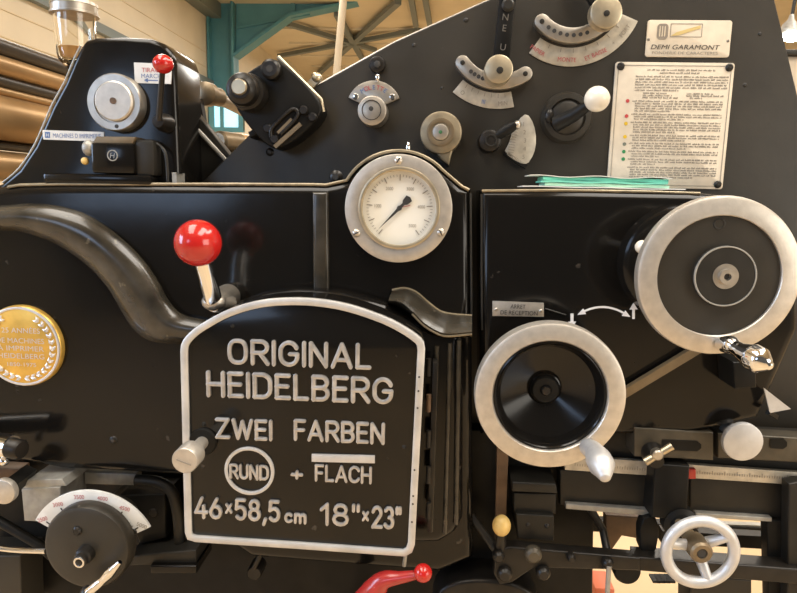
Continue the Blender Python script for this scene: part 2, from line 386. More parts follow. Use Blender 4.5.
# lower frame and pedestal to the floor
lo = P(470, 436, .1)
part(B().box((P(-90, 0, .1).x, .1, 0), (P(470, 500, .1).x, .16, P(20, 455, .1).z)), 'lower_frame', DULL)
part(B().prism(XZ([(462, 430), (640, 430), (640, 508), (594, 508), (592, 640), (462, 640)], .06), .06, .11, .003), 'lower_side_plate', DULL)
b = B(); xa, xb = P(470, 560, .1).x, P(592, 560, .1).x
b.box((P(-90, 0, .1).x, .12, 0), (xb, .62, .16)); b.box((xa, .07, 0), (xb, .12, P(500, 600, .1).z))
part(b, 'pedestal', DULL)
b = B().box((P(290, 180, .6).x, .5, P(200, 430, .6).z), (P(560, 100, .6).x, .62, P(330, 100, .6).z), .01)
b.box((P(-90, 0, .6).x, .5, 0), (xb, .6, P(200, 420, .6).z))
part(b, 'far_side_frame', FRAMEB)

c = P(470, 260, .13); part(B().lathe(c, (0, 1, 0), [(0, .002), (.05, .002), (.06, .01), (.16, .012), (.165, .02), (.165, .36), (0, .36)], 64), 'printing_cylinder', STEEL)
# the trunk-like swelling at the left of the housing
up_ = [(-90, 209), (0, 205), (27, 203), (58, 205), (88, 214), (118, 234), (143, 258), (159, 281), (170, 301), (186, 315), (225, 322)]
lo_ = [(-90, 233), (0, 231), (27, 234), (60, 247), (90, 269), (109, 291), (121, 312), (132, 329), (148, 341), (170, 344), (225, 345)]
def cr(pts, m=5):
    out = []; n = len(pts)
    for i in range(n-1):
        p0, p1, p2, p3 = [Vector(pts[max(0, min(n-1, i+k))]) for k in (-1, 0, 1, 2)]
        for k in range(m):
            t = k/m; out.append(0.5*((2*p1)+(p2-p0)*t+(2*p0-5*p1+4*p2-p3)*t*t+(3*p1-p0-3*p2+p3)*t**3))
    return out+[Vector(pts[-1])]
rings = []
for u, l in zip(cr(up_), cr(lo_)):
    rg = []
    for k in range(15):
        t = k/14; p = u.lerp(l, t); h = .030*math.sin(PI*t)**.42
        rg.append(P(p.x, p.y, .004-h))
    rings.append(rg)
B().grid(rings, False).build('housing_bulge', SHEEN, press, None, 80)

# gauge
YG = -.022
gc = P(398.3, 209, YG); sg = S(398, 209, YG)
g = part(ring(B(), (gc.x, gc.z), YG, 54*sg, 38.5*sg, .026, .0016), 'pressure_gauge', ALU, 'round gauge with a screwed steel ring, cream face and one dark needle')
B().lathe((gc.x+.001, -.012, gc.z+.001), (0, 1, 0), [(0, 0), (40*sg, 0), (40*sg, .006)], 64).build('gauge_face', DIALF, g)
rb = B(); ring(rb, (gc.x+.001, gc.z+.001), YG-.003, 41*sg, 37*sg, .008, .0012); rb.build('bezel', BRASSY, g)
for a in (90, 210, 331): screw(398.3+48.5*math.cos(math.radians(a)), 209-48.5*math.sin(math.radians(a)), YG, 4.2, g)
fc = Vector((gc.x+.001, -.0128, gc.z+.001))
tk = B()
for k in range(51):
    a = math.radians(232-k*284/50); major = k % 5 == 0; r1 = 33.5*sg; r0 = (27.5 if major else 31)*sg; d = Vector((math.cos(a), 0, math.sin(a)))
    tk.obox(fc+d*r0, fc+d*r1, (.0011 if major else .0006), .0004, (0, 1, 0))
tk.build('tick_mark', TXTG, g)
for k in range(6):
    a = math.radians(232-k*284/5)
    if k in (0,): continue
    d = Vector((math.cos(a), 0, math.sin(a))); text(str(k*1000), fc+d*22*sg, 3.4*sg, TXTG, g, 'numeral', xs=.8)
a = math.radians(226); d = Vector((math.cos(a), 0, math.sin(a))); n_ = Vector((-d.z, 0, d.x)); yv = Vector((0, -.002, 0))
nb = B(); pts = [fc+d*31*sg, fc+n_*1.6*sg, fc-d*6*sg+n_*1.4*sg, fc-d*8*sg+n_*3.2*sg, fc-d*14*sg+n_*4*sg, fc-d*15.5*sg, fc-d*14*sg-n_*4*sg, fc-d*8*sg-n_*3.2*sg, fc-d*6*sg-n_*1.4*sg, fc-n_*1.6*sg]
nb.prism([(p.x, p.z) for p in pts], fc.y-.003, fc.y-.002); nb.lathe(fc+Vector((0, -.004, 0)), (0, 1, 0), [(0, 0), (2.6*sg, 0), (2.6*sg, .003)], 16)
nb.build('needle', INKTXT, g)
B().obox(fc+Vector((2*sg, -.0015, 1*sg)), fc+Vector((11*sg, -.0015, 3*sg)), .0009, .0004, (0, 1, 0)).build('limit_pointer', TXTR, g)

B().lathe((gc.x+.001, YG-.0005, gc.z+.001), (0, 1, 0), [(0, -.0015), (14*sg, -.0012), (28*sg, -.0004), (37*sg, .001), (37*sg, .0018), (28*sg, .0008), (14*sg, .0002), (0, 0)], 56).build('gauge_glass', PANE, g)

# ------------------------------------------------------------------ lettered door
YD = -.088
base = [(190, 340), (205, 322), (228, 306), (262, 294), (296, 290), (340, 292), (385, 304), (408, 318), (430, 328), (458, 331), (463, 340), (463, 520), (456, 534), (440, 545), (330, 548), (205, 540), (192, 528)]
part(B().prism(XZ(base, -.036), -.036, .002, .016, 5), 'door_base', BLACK)
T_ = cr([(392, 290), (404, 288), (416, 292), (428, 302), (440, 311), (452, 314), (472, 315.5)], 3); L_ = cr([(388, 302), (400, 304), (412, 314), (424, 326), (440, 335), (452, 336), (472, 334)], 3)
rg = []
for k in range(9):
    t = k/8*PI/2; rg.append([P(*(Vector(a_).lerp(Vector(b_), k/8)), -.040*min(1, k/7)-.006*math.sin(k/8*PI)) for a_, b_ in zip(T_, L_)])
rg.append([P(p.x, p.y+3, 0.0) for p in L_]); part(B().tube([P(p.x, p.y, -.001) for p in T_], .0016, 8), 'web_highlight', TARN); part(B().tube([P(p.x, p.y, -.041) for p in L_[6:]], .0016, 8), 'web_highlight', TARN); B().grid(rg, False).build('casting_web', SHEEN, press, None, 60)  # bronze tubes draw the highlights along the web's edges
outer = [(180, 350), (181, 343), (186, 336), (200, 324), (228, 309), (260, 300.5), (291, 298), (320, 299.5), (350, 305), (385, 317), (408, 329), (421, 338), (424, 343), (424.5, 350), (414.8, 545), (412, 553), (405, 557), (300, 549.5), (195, 542.5), (187, 540), (184.5, 533)]
arch_ = [(p.x, p.y) for p in cr([(183, 340), (188, 334), (200, 324.5), (228, 309.5), (260, 300.5), (291, 298), (320, 299.5), (350, 305), (385, 317), (408, 329), (421, 338.5)], 4)]
outer = [(180, 352), (180.6, 345)]+arch_+[(424, 343), (425, 350)]+outer[14:]
oxz = XZ(outer, YD)
door = part(B().prism(oxz, YD+.004, -.034, .002, 2), 'door', BLACK)
# silver rim
def insetpoly(xz, d):
    n = len(xz); a = sum(xz[i][0]*xz[(i+1) % n][1]-xz[(i+1) % n][0]*xz[i][1] for i in range(n))
    if a < 0: xz = list(reversed(xz))
    out = []
    for i in range(n):
        p0, p1, p2 = Vector(xz[i-1]), Vector(xz[i]), Vector(xz[(i+1) % n]); e1 = (p1-p0).normalized(); e2 = (p2-p1).normalized()
        n1 = Vector((-e1.y, e1.x)); m = (n1+Vector((-e2.y, e2.x))).normalized(); out.append(p1+m*(d/max(.4, m.dot(n1))))
    return xz, out
sd = S(300, 430, YD)
ox, ix = insetpoly(oxz, 7.2*sd)
_, ox2 = insetpoly(oxz, 1.2*sd); _, ix2 = insetpoly(oxz, 6.2*sd)
R3 = lambda pts, y: [(p[0], y, p[1]) for p in pts]
b = B().grid([R3(ox, YD+.010), R3(ox, YD+.001), R3(ox2, YD), R3(ix2, YD), R3(ix, YD+.001), R3(ix, YD+.006)], True)
b.build('rim', RIM, door, 'silver painted raised rim around the door')
# monoline raised lettering
def A(cx, cy, rx, ry, a0, a1, n=12): return [(cx+rx*math.cos(math.radians(a0+(a1-a0)*k/n)), cy+ry*math.sin(math.radians(a0+(a1-a0)*k/n))) for k in range(n+1)]
def OO(cx, cy, rx, ry, s=0.32):   # squarish oval
    return [(cx+rx*math.copysign(abs(math.cos(t))**(.75), math.cos(t)), cy+ry*math.copysign(abs(math.sin(t))**(.75), math.sin(t))) for t in [2*PI*k/24 for k in range(25)]]
GL = {
 'O': (.66, [OO(.33, .5, .33, .5)]), 'R': (.58, [[(0, 0), (0, 1), (.33, 1)]+A(.33, .74, .25, .26, 90, -90)+[(0, .48)], [(.28, .48), (.6, 0)]]),
 'I': (0, [[(0, 0), (0, 1)]]), 'G': (.66, [A(.33, .6, .33, .4, 25, 180)+A(.33, .38, .33, .38, 180, 350)+[(.66, .48), (.38, .48)]]),
 'N': (.6, [[(0, 0), (0, 1), (.6, 0), (.6, 1)]]), 'A': (.7, [[(0, 0), (.35, 1), (.7, 0)], [(.12, .3), (.58, .3)]]), 'L': (.46, [[(0, 1), (0, 0), (.46, 0)]]),
 'H': (.6, [[(0, 0), (0, 1)], [(.6, 0), (.6, 1)], [(0, .5), (.6, .5)]]), 'E': (.48, [[(.48, 1), (0, 1), (0, 0), (.48, 0)], [(0, .52), (.42, .52)]]),
 'D': (.62, [[(0, 0), (0, 1), (.28, 1)]+A(.28, .66, .34, .34, 90, 0)+A(.28, .34, .34, .34, 0, -90)+[(0, 0)]]),
 'B': (.56, [[(0, 0), (0, 1), (.3, 1)]+A(.3, .76, .23, .24, 90, -90)+[(0, .52)], [(.3, .52)]+A(.3, .26, .26, .26, 90, -90)+[(0, 0)]]),
 'Z': (.6, [[(0, 1), (.58, 1), (0, 0), (.6, 0)]]), 'W': (.95, [[(0, 1), (.24, 0), (.475, .92), (.71, 0), (.95, 1)]]), 'F': (.48, [[(.48, 1), (0, 1), (0, 0)], [(0, .5), (.42, .5)]]),
 'U': (.6, [[(0, 1), (0, .3)]+A(.3, .3, .3, .3, 180, 360)+[(.6, 1)]]), 'C': (.62, [A(.33, .64, .33, .36, 25, 180)+A(.33, .36, .33, .36, 180, 335)]),
 '4': (.62, [[(.46, 0), (.46, .6)], [(.36, 1), (0, .26), (.64, .26)]]), '6': (.58, [A(.29, .31, .29, .31, 0, 360), [(.02, .4), (.36, 1)]]),
 '5': (.56, [[(.5, 1), (.07, 1), (.03, .55)]+A(.27, .32, .28, .32, 120, -140)]), '8': (.58, [A(.29, .76, .24, .24, 0, 360), A(.29, .27, .29, .27, 0, 360)]),
 '1': (.26, [[(0, .74), (.24, 1), (.24, 0)]]), '2': (.56, [A(.28, .72, .27, .28, 165, -20)+[(.02, 0), (.57, 0)]]), '3': (.56, [A(.27, .76, .24, .24, 150, -80)+A(.27, .27, .28, .27, 75, -150)]),
 'x': (.36, [[(0, .28), (.36, .72)], [(0, .72), (.36, .28)]]), ',': (.1, [[(.1, .04), (.02, -.2)]]), '"': (.2, [[(0, 1.02), (0, .78)], [(.2, 1.02), (.2, .78)]]),
 'c': (.4, [A(.22, .28, .22, .28, 45, 315)]), 'm': (.66, [[(0, 0), (0, .56)], [(0, .38)]+A(.165, .38, .165, .17, 180, 0)+[(.33, 0)], [(.33, .38)]+A(.495, .38, .165, .17, 180, 0)+[(.66, 0)]]), '+': (.6, [[(.3, .1), (.3, .7)], [(0, .4), (.6, .4)]]), ' ': (.55, []),
}
STK = [0]
def stroke(b, pts, r, y):
    """rounded raised stroke lying on the plane y, split where it turns sharply"""
    pts = [Vector(p) for p in pts]; q = [pts[0]]
    for p in pts[1:]:
        if (p-q[-1]).length > 1e-6: q.append(p)
    if len(q) < 2: return
    closed = (q[0]-q[-1]).length < 1e-5 and len(q) > 6
    runs, cur = [], [q[0]]
    for i in range(1, len(q)):
        cur.append(q[i])
        if i < len(q)-1 and (q[i]-q[i-1]).normalized().dot((q[i+1]-q[i]).normalized()) < .78: runs.append(cur); cur = [q[i]]
    runs.append(cur)
    for run in runs:
        STK[0] = (STK[0]+1) % 7; hh = .0034+.00012*STK[0]; bv = r*.5; n = len(run); cl = closed and len(runs) == 1
        if cl: run = run[:-1]; n = len(run)
        secs = []
        for i in range(n):
            if cl: t = (run[(i+1) % n]-run[i-1])
            else: t = run[min(i+1, n-1)]-run[max(i-1, 0)]
            t.normalize(); secs.append((run[i], Vector((-t.y, t.x)), r))
        if not cl:
            t0 = (run[1]-run[0]).normalized(); t1 = (run[-1]-run[-2]).normalized()
            e = (1.0, .92, .75, .5, .25)
            secs = [(run[0]-t0*r*k, Vector((-t0.y, t0.x)), r*max(.12, math.sqrt(1-k*k))) for k in e]+secs+[(run[-1]+t1*r*k, Vector((-t1.y, t1.x)), r*max(.12, math.sqrt(1-k*k))) for k in reversed(e)]
        rings = []
        for c, m, w in secs:
            k = w/r; rings.append([(c.x+m.x*u, y-v, c.y+m.y*u) for u, v in ((-w, -.001), (-w, hh-bv*k), (-w+.35*bv*k, hh-.3*bv*k), (-w+bv*k, hh), (w-bv*k, hh), (w-.35*bv*k, hh-.3*bv*k), (w, hh-bv*k), (w, -.001))])
        if cl: rings.append(rings[0])
        b.grid(rings, True, not cl, not cl)
def mono(s, x0, x1, yb, yt, rpx, y, parent, gap=.27, name='lettering'):
    """word between pixel x0..x1, baseline pixel yb (at x0) and cap top yt"""
    p0, p1 = P(x0, yb, y), P(x1, yb, y); top = P(x0, yt, y); h = top.z-p0.z; r = rpx*S(x0, yb, y)
    tot = 0
    for ch in s: tot += GL[ch][0]+gap
    tot -= gap; W_ = (p1.x-p0.x)-2*r; sx = W_/tot; hh = h-2*r; zb = p0.z+r; x = p0.x+r; b = B()
    for ch in s:
        w, st = GL[ch]
        for pl in st: stroke(b, [(x+u*sx, zb+v*hh) for u, v in pl], r, y)
        x += (w+gap)*sx
    return b.build(name, LETM, parent)
YL = YD+.004
mono('ORIGINAL', 228, 371.5, 364, 338, 2.15, YL, door); mono('HEIDELBERG', 207, 393.5, 396.5, 370, 2.25, YL, door)
mono('ZWEI', 216, 273, 438, 417, 1.85, YL, door); mono('FARBEN', 294, 385, 440, 418.5, 1.85, YL, door)
mono('RUND', 230, 269.5, 478, 463, 1.35, YL, door); mono('FLACH', 315, 372, 480.5, 463.5, 1.4, YL, door); mono('+', 291, 303.5, 479, 467, 1.6, YL, door, name='plus_sign')
mono('46', 195, 223, 517.5, 496, 1.8, YL, door); mono('x', 226, 233, 517, 498, 1.3, YL, door); mono('58,5', 235, 281, 519.5, 497.5, 1.8, YL, door); mono('cm', 284.5, 307, 522, 506, 1.5, YL, door)
mono('18"', 320, 360, 524.5, 502, 1.8, YL, door); mono('x', 362, 369, 524.5, 506, 1.3, YL, door); mono('23"', 371, 401.5, 527.5, 505, 1.8, YL, door)
c = P(249.8, 470.5, YL); rb = B(); ring(rb, (c.x, c.z), YL-.0035, 25.8*sd, 22.2*sd, .005, .0012); rb.build('ring_emblem', CAST, door)
q = XZ([(312, 453.5), (375, 455), (375, 462.5), (312, 461)], YL); B().prism(q, YL-.0035, YL+.001, .0008, 2).build('bar_emblem', CAST, door)
# knob of the door
b = B(); c = P(184.5, 461, -.150); k0 = P(208, 443, -.088); r = 13.4*S(185, 461, -.15)
b.lathe((c.x, -.150, c.z), (0, 1, 0), [(0, 0), (r*.94, 0), (r, .0015), (r, .026), (r*.9, .027), (r*.55, .028), (r*.5, .062)], 40)
kn = b.build('door_knob', ALU, door, 'turned bright metal knob'); B().obox((c.x-r*.6, -.1505, c.z+r*.1), (c.x+r*.5, -.1505, c.z-r*.3), .0012, .0008, (0, 1, 0)).build('slot', TXTG, kn)
part(B().lathe((c.x, YL-.004, c.z), (0, 1, 0), [(0, 0), (r*1.05, 0), (r*1.15, .004)], 32), 'knob_washer', DULL, None, door)
for (px, py) in ((232.5, 326), (404, 447), (204, 424)): screw(px, py, YL, 2.2, door, 'rivet', DULL)
# hinge
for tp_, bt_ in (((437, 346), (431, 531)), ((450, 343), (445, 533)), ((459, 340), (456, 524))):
    part(B().tube([P(*tp_, -.037), P(*bt_, -.037)], .0035, 12), 'base_ridge', SHEEN)  # ridges lightened to carry bronze reflection lines in their colour
b = B(); hz0, hz1 = P(428, 532, -.06), P(428, 362, -.06)
b.box((hz0.x-.001, -.062, hz0.z), (hz0.x+.006, -.036, hz1.z), .001); part(b, 'hinge_leaf', GREASE, 'greasy hinge strip beside the silver rim', door)
for py in (368, 404, 440, 476, 512):
    p = P(428.5, py, -.07); B().lathe((p.x, -.066, p.z-.012), (0, 0, 1), [(0, 0), (.0035, 0), (.0035, .024), (0, .024)], 16).build('hinge_knuckle', BROWN if py == 404 else GREASE, door)
for py in (377, 391, 408, 470, 496, 504, 522):
    p = P(420.5-(py-350)*.05, py, YD); B().lathe(p+Vector((0, -.0004, 0)), (0, 1, 0), [(0, 0), (.0014, 0), (.0014, .001)], 10).build('rivet', INKTXT, door)

# red ball lever above the door
bc = P(198, 243, -.105); br = 23.5*S(198, 243, -.105); f0 = P(214, 302, -.055)
lv = part(B().tube([bc, bc.lerp(f0, .98)], [.0105, .0125], 24), 'ball_lever', CHROME, 'steel lever with a big red ball')
B().ball(bc, br).build('ball_knob', RED, lv, 'glossy red ball')
b = B().ball(f0, .017, (1, .8, .7)); b.tube([f0, P(232, 303, -.03)], [.014, .010], 16); b.lathe(P(214, 303, -.06), (0, 1, 0), [(0, 0), (.014, .004), (.017, .02), (.018, .06)], 24)
b.build('lever_boss', STEEL, lv)

# medallion
YM = -.010
mc = P(21, 346.5, YM); r = 41.5*S(21, 346, YM)
md = part(B().lathe(mc, (0, 1, 0), [(0, 0), (r*.93, 0), (r*.97, .001), (r, .004), (r, .011)], 72), 'medallion', GOLD, 'round golden anniversary medallion with a silver wreath and French words')
rb = B(); ring(rb, (mc.x, mc.z), YM-.0012, r*.97, r*.91, .003, .0008); rb.build('medallion_rim', SILVER, md)
lb = B()
for sgn in (1, -1):
    for k in range(13):
        a = math.radians(-86+k*11.5); a = a if sgn > 0 else PI-a
        c = Vector((mc.x+r*.79*math.cos(a), YM-.001, mc.z+r*.79*math.sin(a)))
        for o_ in (.5, -.5):
            t = a+sgn*PI/2+o_*sgn; dd = Vector((math.cos(t), 0, math.sin(t)))*r*.14
            lb.tube([c, c+dd*.5, c+dd], [.0010, .0024, .0004], 8)
lb.build('laurel_wreath', SILVER, md)
for s_, dz, w_, h_ in (('125 ANNÉES', .40, 1.02, .125), ('DE MACHINES', .15, 1.20, .125), ('À IMPRIMER', -.04, 1.16, .125), ('HEIDELBERG', -.23, 1.16, .125), ('1850-1975', -.44, .72, .095)):
    text(s_, (mc.x, YM-.0005, mc.z+dz*r), h_*r, SILVER, md, width=w_*r, ext=.0008)

# ------------------------------------------------------------------ handwheels
def maple_handle(pts, rads, m, parent, name='handle', label=None):
    t = (pts[-1]-pts[-2]).normalized(); r = rads[-1]
    return B().tube(pts+[pts[-1]+t*r*.45, pts[-1]+t*r*.62], rads+[r*.6, r*.12], 24, smooth=5).build(name, m, parent, label)
# lower wheel
YH = -.115
c = P(550.3, 397.0, YH); s_ = S(550, 394, YH); R_ = 75.3*s_
b = B(); rin = 56.5*s_
b.lathe((c.x, YH, c.z), (0, 1, 0), [(rin, .004), (rin+.001, .001), (rin+.002, 0), (R_-.004, 0), (R_-.001, .0015), (R_, .006), (R_, .020), (R_-.003, .024), (rin, .024), (rin, .004)], 96, False)
wl = b.build('handwheel', ALU, press, 'silver rimmed handwheel with a shiny black dished centre')
B().lathe((c.x, YH, c.z), (0, 1, 0), [(13*s_, .034), (16*s_, .036), (48*s_, .020), (51*s_, .012), (52.5*s_, .006), (54.5*s_, .003), (56.3*s_, .004), (56.6*s_, .012), (56.6*s_, .022), (10*s_, .044), (10*s_, .034), (13*s_, .034)], 96, False).build('wheel_dish', BLACK, wl)
hb = B(); hb.lathe((c.x-.001, YH+.028, c.z), (0, 1, 0), [(0, .001), (5*s_, .001), (6*s_, 0), (13*s_, .0), (15*s_, .003), (15.5*s_, .014), (14*s_, .03), (.014, .135)], 40)
h_ = hb.build('hub', DULL, wl)
B().lathe((c.x-.001, YH+.023, c.z), (0, 1, 0), [(0, 0), (4.4*s_, 0), (5.5*s_, .002), (5.5*s_, .008)], 6).build('hub_nut', GREASE, wl)
part(B().prism(XZ([(428, 143), (456, 141), (451, 157), (449, 166), (441, 160)], YF-.04), YF-.042, YF, .003), 'cover_neck', TARN, None)
p0 = P(588, 447, YH-.004); p1 = P(595, 452, YH-.035); p2 = P(602, 466, YH-.075); p3 = P(605, 477, YH-.09)
maple_handle([p0, p0.lerp(p1, .6), p1, p1.lerp(p2, .5), p2, p3], [.011, .012, .0115, .0150, .0150, .007], CAST, wl, 'handle', 'pale cast metal grip')
# upper right wheel
YU = -.145
c = P(719.5, 276.5, YU); s_ = S(718, 275, YU); R_ = 80.3*s_; rin = 60.5*s_
b = B(); b.lathe((c.x, YU, c.z), (0, 1, 0), [(rin, .006), (rin, .001), (rin+.001, 0), (R_-.004, 0), (R_-.001, .0015), (R_, .004), (R_, .013), (R_-.002, .015), (rin, .015), (rin, .006)], 96, False)
wu = b.build('handwheel', ALU, press, 'largest handwheel, flat silver rim around a flat black disc')
B().lathe((c.x, YU, c.z), (0, 1, 0), [(0, .004), (60.4*s_, .004), (60.6*s_, .013), (0, .013)], 80).build('wheel_disc', FRAMEB, wu)
c2 = P(724, 276, YU)
hb = B(); hb.lathe((c2.x, YU-.004, c2.z), (0, 1, 0), [(12*s_, 0), (28*s_, 0), (30*s_, .002), (30.5*s_, .010), (12*s_, .010)], 64)
hb.build('hub_plate', GREYB, wu)
rb = B(); ring(rb, (c2.x, c2.z), YU-.0046, 30.3*s_, 28.8*s_, .003, .0004); rb.build('hub_ring', GREYBLK, wu)
hb = B(); hb.lathe((c2.x, YU-.008, c2.z), (0, 1, 0), [(0, .002), (3.4*s_, .002), (3.6*s_, -.002), (7.5*s_, -.002), (8*s_, .001), (8*s_, .003), (12.5*s_, .003), (13*s_, .006), (13*s_, .012)], 48)
hb.build('hub', STEEL, wu)
B().lathe((c2.x, YU-.0065, c2.z), (0, 1, 0), [(0, 0), (3.3*s_, 0), (3.3*s_, .001)], 6).build('socket', INKTXT, wu)
p = P(719, 224, YU+.005); rb = B(); ring(rb, (p.x, p.z), YU+.0035, 6*s_, 4*s_, .003, .0006); rb.build('hole_rim', GREYB, wu); B().lathe((p.x, YU+.0045, p.z), (0, 1, 0), [(0, 0), (4*s_, 0), (4*s_, .001)], 24).build('hole', INKTXT, wu)
p0 = P(722, 344, YU-.001); p1 = P(731, 345, YU-.020); p2 = P(744, 353, YU-.040); p3 = P(761, 361, YU-.060); p4 = P(770, 366, YU-.068)
maple_handle([p0, p0.lerp(p1, .5), p1, p1.lerp(p2, .35), p1.lerp(p2, .8), p2.lerp(p3, .5), p3, p4], [.009, .010, .0105, .0085, .0095, .0150, .0145, .005], CHROME, wu, 'handle', 'polished chrome grip')
bb = P(676, 262, 0)
sh = B(); sh.lathe((bb.x, -.032, bb.z), (0, 1, 0), [(0, .012), (.070, .012), (.076, .015), (.080, .034)], 72); part(sh, 'wheel_boss', BLACK)
sh = B(); sh.lathe((c.x, YU+.02, c.z), (0, 1, 0), [(.02, 0), (.02, .12)], 32); part(sh, 'wheel_shaft', GREASE)
part(B().ball(P(642, 247, -.09), .0085).tube([P(642, 247, -.09), P(652, 250, -.03)], .004), 'button', IVORY, 'small white ball behind the large handwheel')
part(B().obox(P(604, 405, -.010), P(700, 347, -.010), .012, .010, (0, 1, 0)), 'cross_rod', RODM, 'dull brown rod slanting between the handwheels')
part(B().prism(XZ([(733, 362), (756, 362), (757, 388), (735, 389)], -.05), -.05, .0, .003), 'stop_block', DULL)
part(B().prism(XZ([(764, 388), (791, 409), (770, 413)], -.02), -.02, -.018, 0), 'pointer_tag', CAST, 'pale triangular pointer')
part(B().obox(P(768, 412, -.018), P(776, 417, 0), .006, .006), 'tag_bracket', DULL)
# painted arrows
def arrow(b, pts, y, w, head0=False, head1=True, hl=8, hw=4):
    L = [Vector((p.x, 0, p.z)) for p in (P(a, c, y) for a, c in pts)]; s = S(*pts[0], y)
    for i in range(len(L)-1):
        a, c = L[i]+Vector((0, y, 0)), L[i+1]+Vector((0, y, 0)); b.obox(a, c, w*s, .0006, (0, 1, 0))
    def head(tip, frm):
        d = (tip-frm).normalized(); n = Vector((-d.z, 0, d.x)); q = [tip+d*hl*s*.5, tip-d*hl*s*.5+n*hw*s, tip-d*hl*s*.5-n*hw*s]; b.prism([(v.x, v.z) for v in q], y-.0006, y)
    if head1: head(L[-1], L[-2])
    if head0: head(L[0], L[1])
b = B(); arrow(b, [(581+46*k/10, 313-(1-((k-5)/5)**2)*7+2*k/10) for k in range(11)], -.0005, 2, True, True, 8, 3.2); part(b, 'painted_arrow', WHITE, 'white curved double arrow')
b = B(); arrow(b, [(572, 313.5), (572, 325)], -.0005, 3, False, True, 7, 4); part(b, 'painted_arrow', WHITE, 'short white arrow pointing down')
b = B(); arrow(b, [(633.5, 319), (633.5, 306)], -.0005, 2.6, False, True, 7, 4); part(b, 'painted_arrow', WHITE, 'short white arrow pointing up')
# small riveted tag
q = XZ([(492.5, 301), (544, 303), (544, 317), (492.5, 316)], -.002)
tg = part(B().prism(q, -.002, 0, .0006, 2), 'label_plate', ALU, 'small riveted metal tag with two engraved words')
p = P(518, 306.5, -.0025); text('ARRET', p, .0060, INKTXT, tg, width=.021); p = P(519, 312.8, -.0025); text('DE RECEPTION', p, .0060, INKTXT, tg, width=.052)
for px, py in ((496, 309.5), (541, 311)): screw(px, py, -.002, 1.9, tg, 'rivet')
part(B().tube([P(545, 308.5, -.0015), P(566, 315, -.0015)], .001, 6), 'scratch_wire', GREYB)

# ------------------------------------------------------------------ plates on the side frame
q = XZ([(647.9, 19.8), (732.7, 20.9), (730.3, 57.4), (645, 56.7)], YF-.002)
x0, x1 = q[0][0], q[1][0]; z0, z1 = q[3][1], q[0][1]
npl = part(B().prism(rrect(x0, z0, x1, z1, .004), YF-.002, YF, .0006, 2), 'name_plate', PLATE, 'cream maker nameplate with bold wide letters')
w, h = x1-x0, z1-z0; yt = YF-.0022
text('DEMI GARAMONT', (x0+w*.47, yt, z0+h*.27), h*.125, INKTXT, npl, width=w*.82, italic=.2, bold=.0)
text('FONDERIE DE CARACTERES', (x0+w*.47, yt, z0+h*.11), h*.075, TXTG, npl, width=w*.78)
B().prism(rrect(x0+w*.12, z0+h*.47, x0+w*.25, z0+h*.90, .005), yt-.0003, yt).build('emblem', TXTG, npl)
for k in range(3): B().box((x0+w*(.145+.03*k), yt-.0006, z0+h*.55), (x0+w*(.158+.03*k), yt-.0003, z0+h*.83)).build('emblem_stroke', PLATE, npl)
fr = B(); lx0, lx1, lz0, lz1 = x0+w*.28, x0+w*.65, z0+h*.55, z0+h*.90
for a_, b_ in (((lx0, lz0), (lx1, lz0)), ((lx1, lz0), (lx1, lz1)), ((lx1, lz1), (lx0, lz1)), ((lx0, lz1), (lx0, lz0))): fr.obox((a_[0], yt, a_[1]), (b_[0], yt, b_[1]), .0007, .0005, (0, 1, 0))
fr.build('printed_frame', TXTG, npl)
B().prism([(lx0+.001, lz0+.001), (lx0+.012, lz0+.002), (lx1-.002, lz1-.006), (lx1-.003, lz1-.002), (lx0+.008, lz0+.006)], yt-.0004, yt).build('worn_patch', mat('yellow_wear', (0.62, 0.48, 0.20), .5), npl)
for px, py in ((648.5, 39.5), (728, 41)): screw(px, py, YF-.002, 1.5, npl, 'rivet', TXTG)
q = XZ([(615.6, 61.9), (734.8, 63.3), (720.9, 189.4), (604.5, 188)], YF-.002)
x0, x1 = q[0][0], q[1][0]; z0, z1 = P(720, 189.4, YF).z, q[0][1]; w, h = x1-x0, z1-z0
ip = part(B().prism(rrect(x0, z0, x1, z1, .004), YF-.003, YF, .0006, 2), 'instruction_plate', PLATE, 'tall cream instruction plate of small print with coloured dots')
yt = YF-.0033
fr = B(); m_ = .0045
for a_, b_ in (((x0+m_, z0+m_), (x1-m_, z0+m_)), ((x1-m_, z0+m_), (x1-m_, z1-m_)), ((x1-m_, z1-m_), (x0+m_, z1-m_)), ((x0+m_, z1-m_), (x0+m_, z0+m_))): fr.obox((a_[0], yt, a_[1]), (b_[0], yt, b_[1]), .0007, .0004, (0, 1, 0))
fr.build('printed_border', TXTG, ip)
rnd = random.Random(3); lb = B()
def line(zf, xa, xb, hh=.0022, gapw=.0016):
    x = x0+w*xa; e = x0+w*xb
    while x < e:
        L_ = min(rnd.uniform(.003, .011), e-x)
        k = x
        while k < x+L_-.0006:
            g_ = rnd.uniform(.0008, .0015); up = rnd.choice((1, 1, .75, .6))
            lb.box((k, yt-.0002, z0+h*zf), (min(k+g_, x+L_), yt, z0+h*zf+hh*up)); k += g_+.0006
        x += L_+gapw
rows = [(.935, .27, .84), (.912, .38, .71)] + [(.883-.0215*k, .18, .96 if k < 5 else .55 if k == 5 else .94) for k in range(6)] + [(.752, .25, .45), (.752, .62, .84), (.735, .25, .50), (.735, .62, .93), (.718, .25, .55), (.718, .65, .75)]
z = .69
for n_, in ((5,), (3,), (5,), (3,), (3,), (3,), (3,), (5,)):
    for k in range(n_): rows.append((z, .165 if k == 0 else .19, .93 if k < n_-1 else rnd.uniform(.4, .8))); z -= .0195
    z -= .006
for r_ in rows:
    if r_[0] > .03: line(*r_)
lb.build('small_print', TXTG, ip)
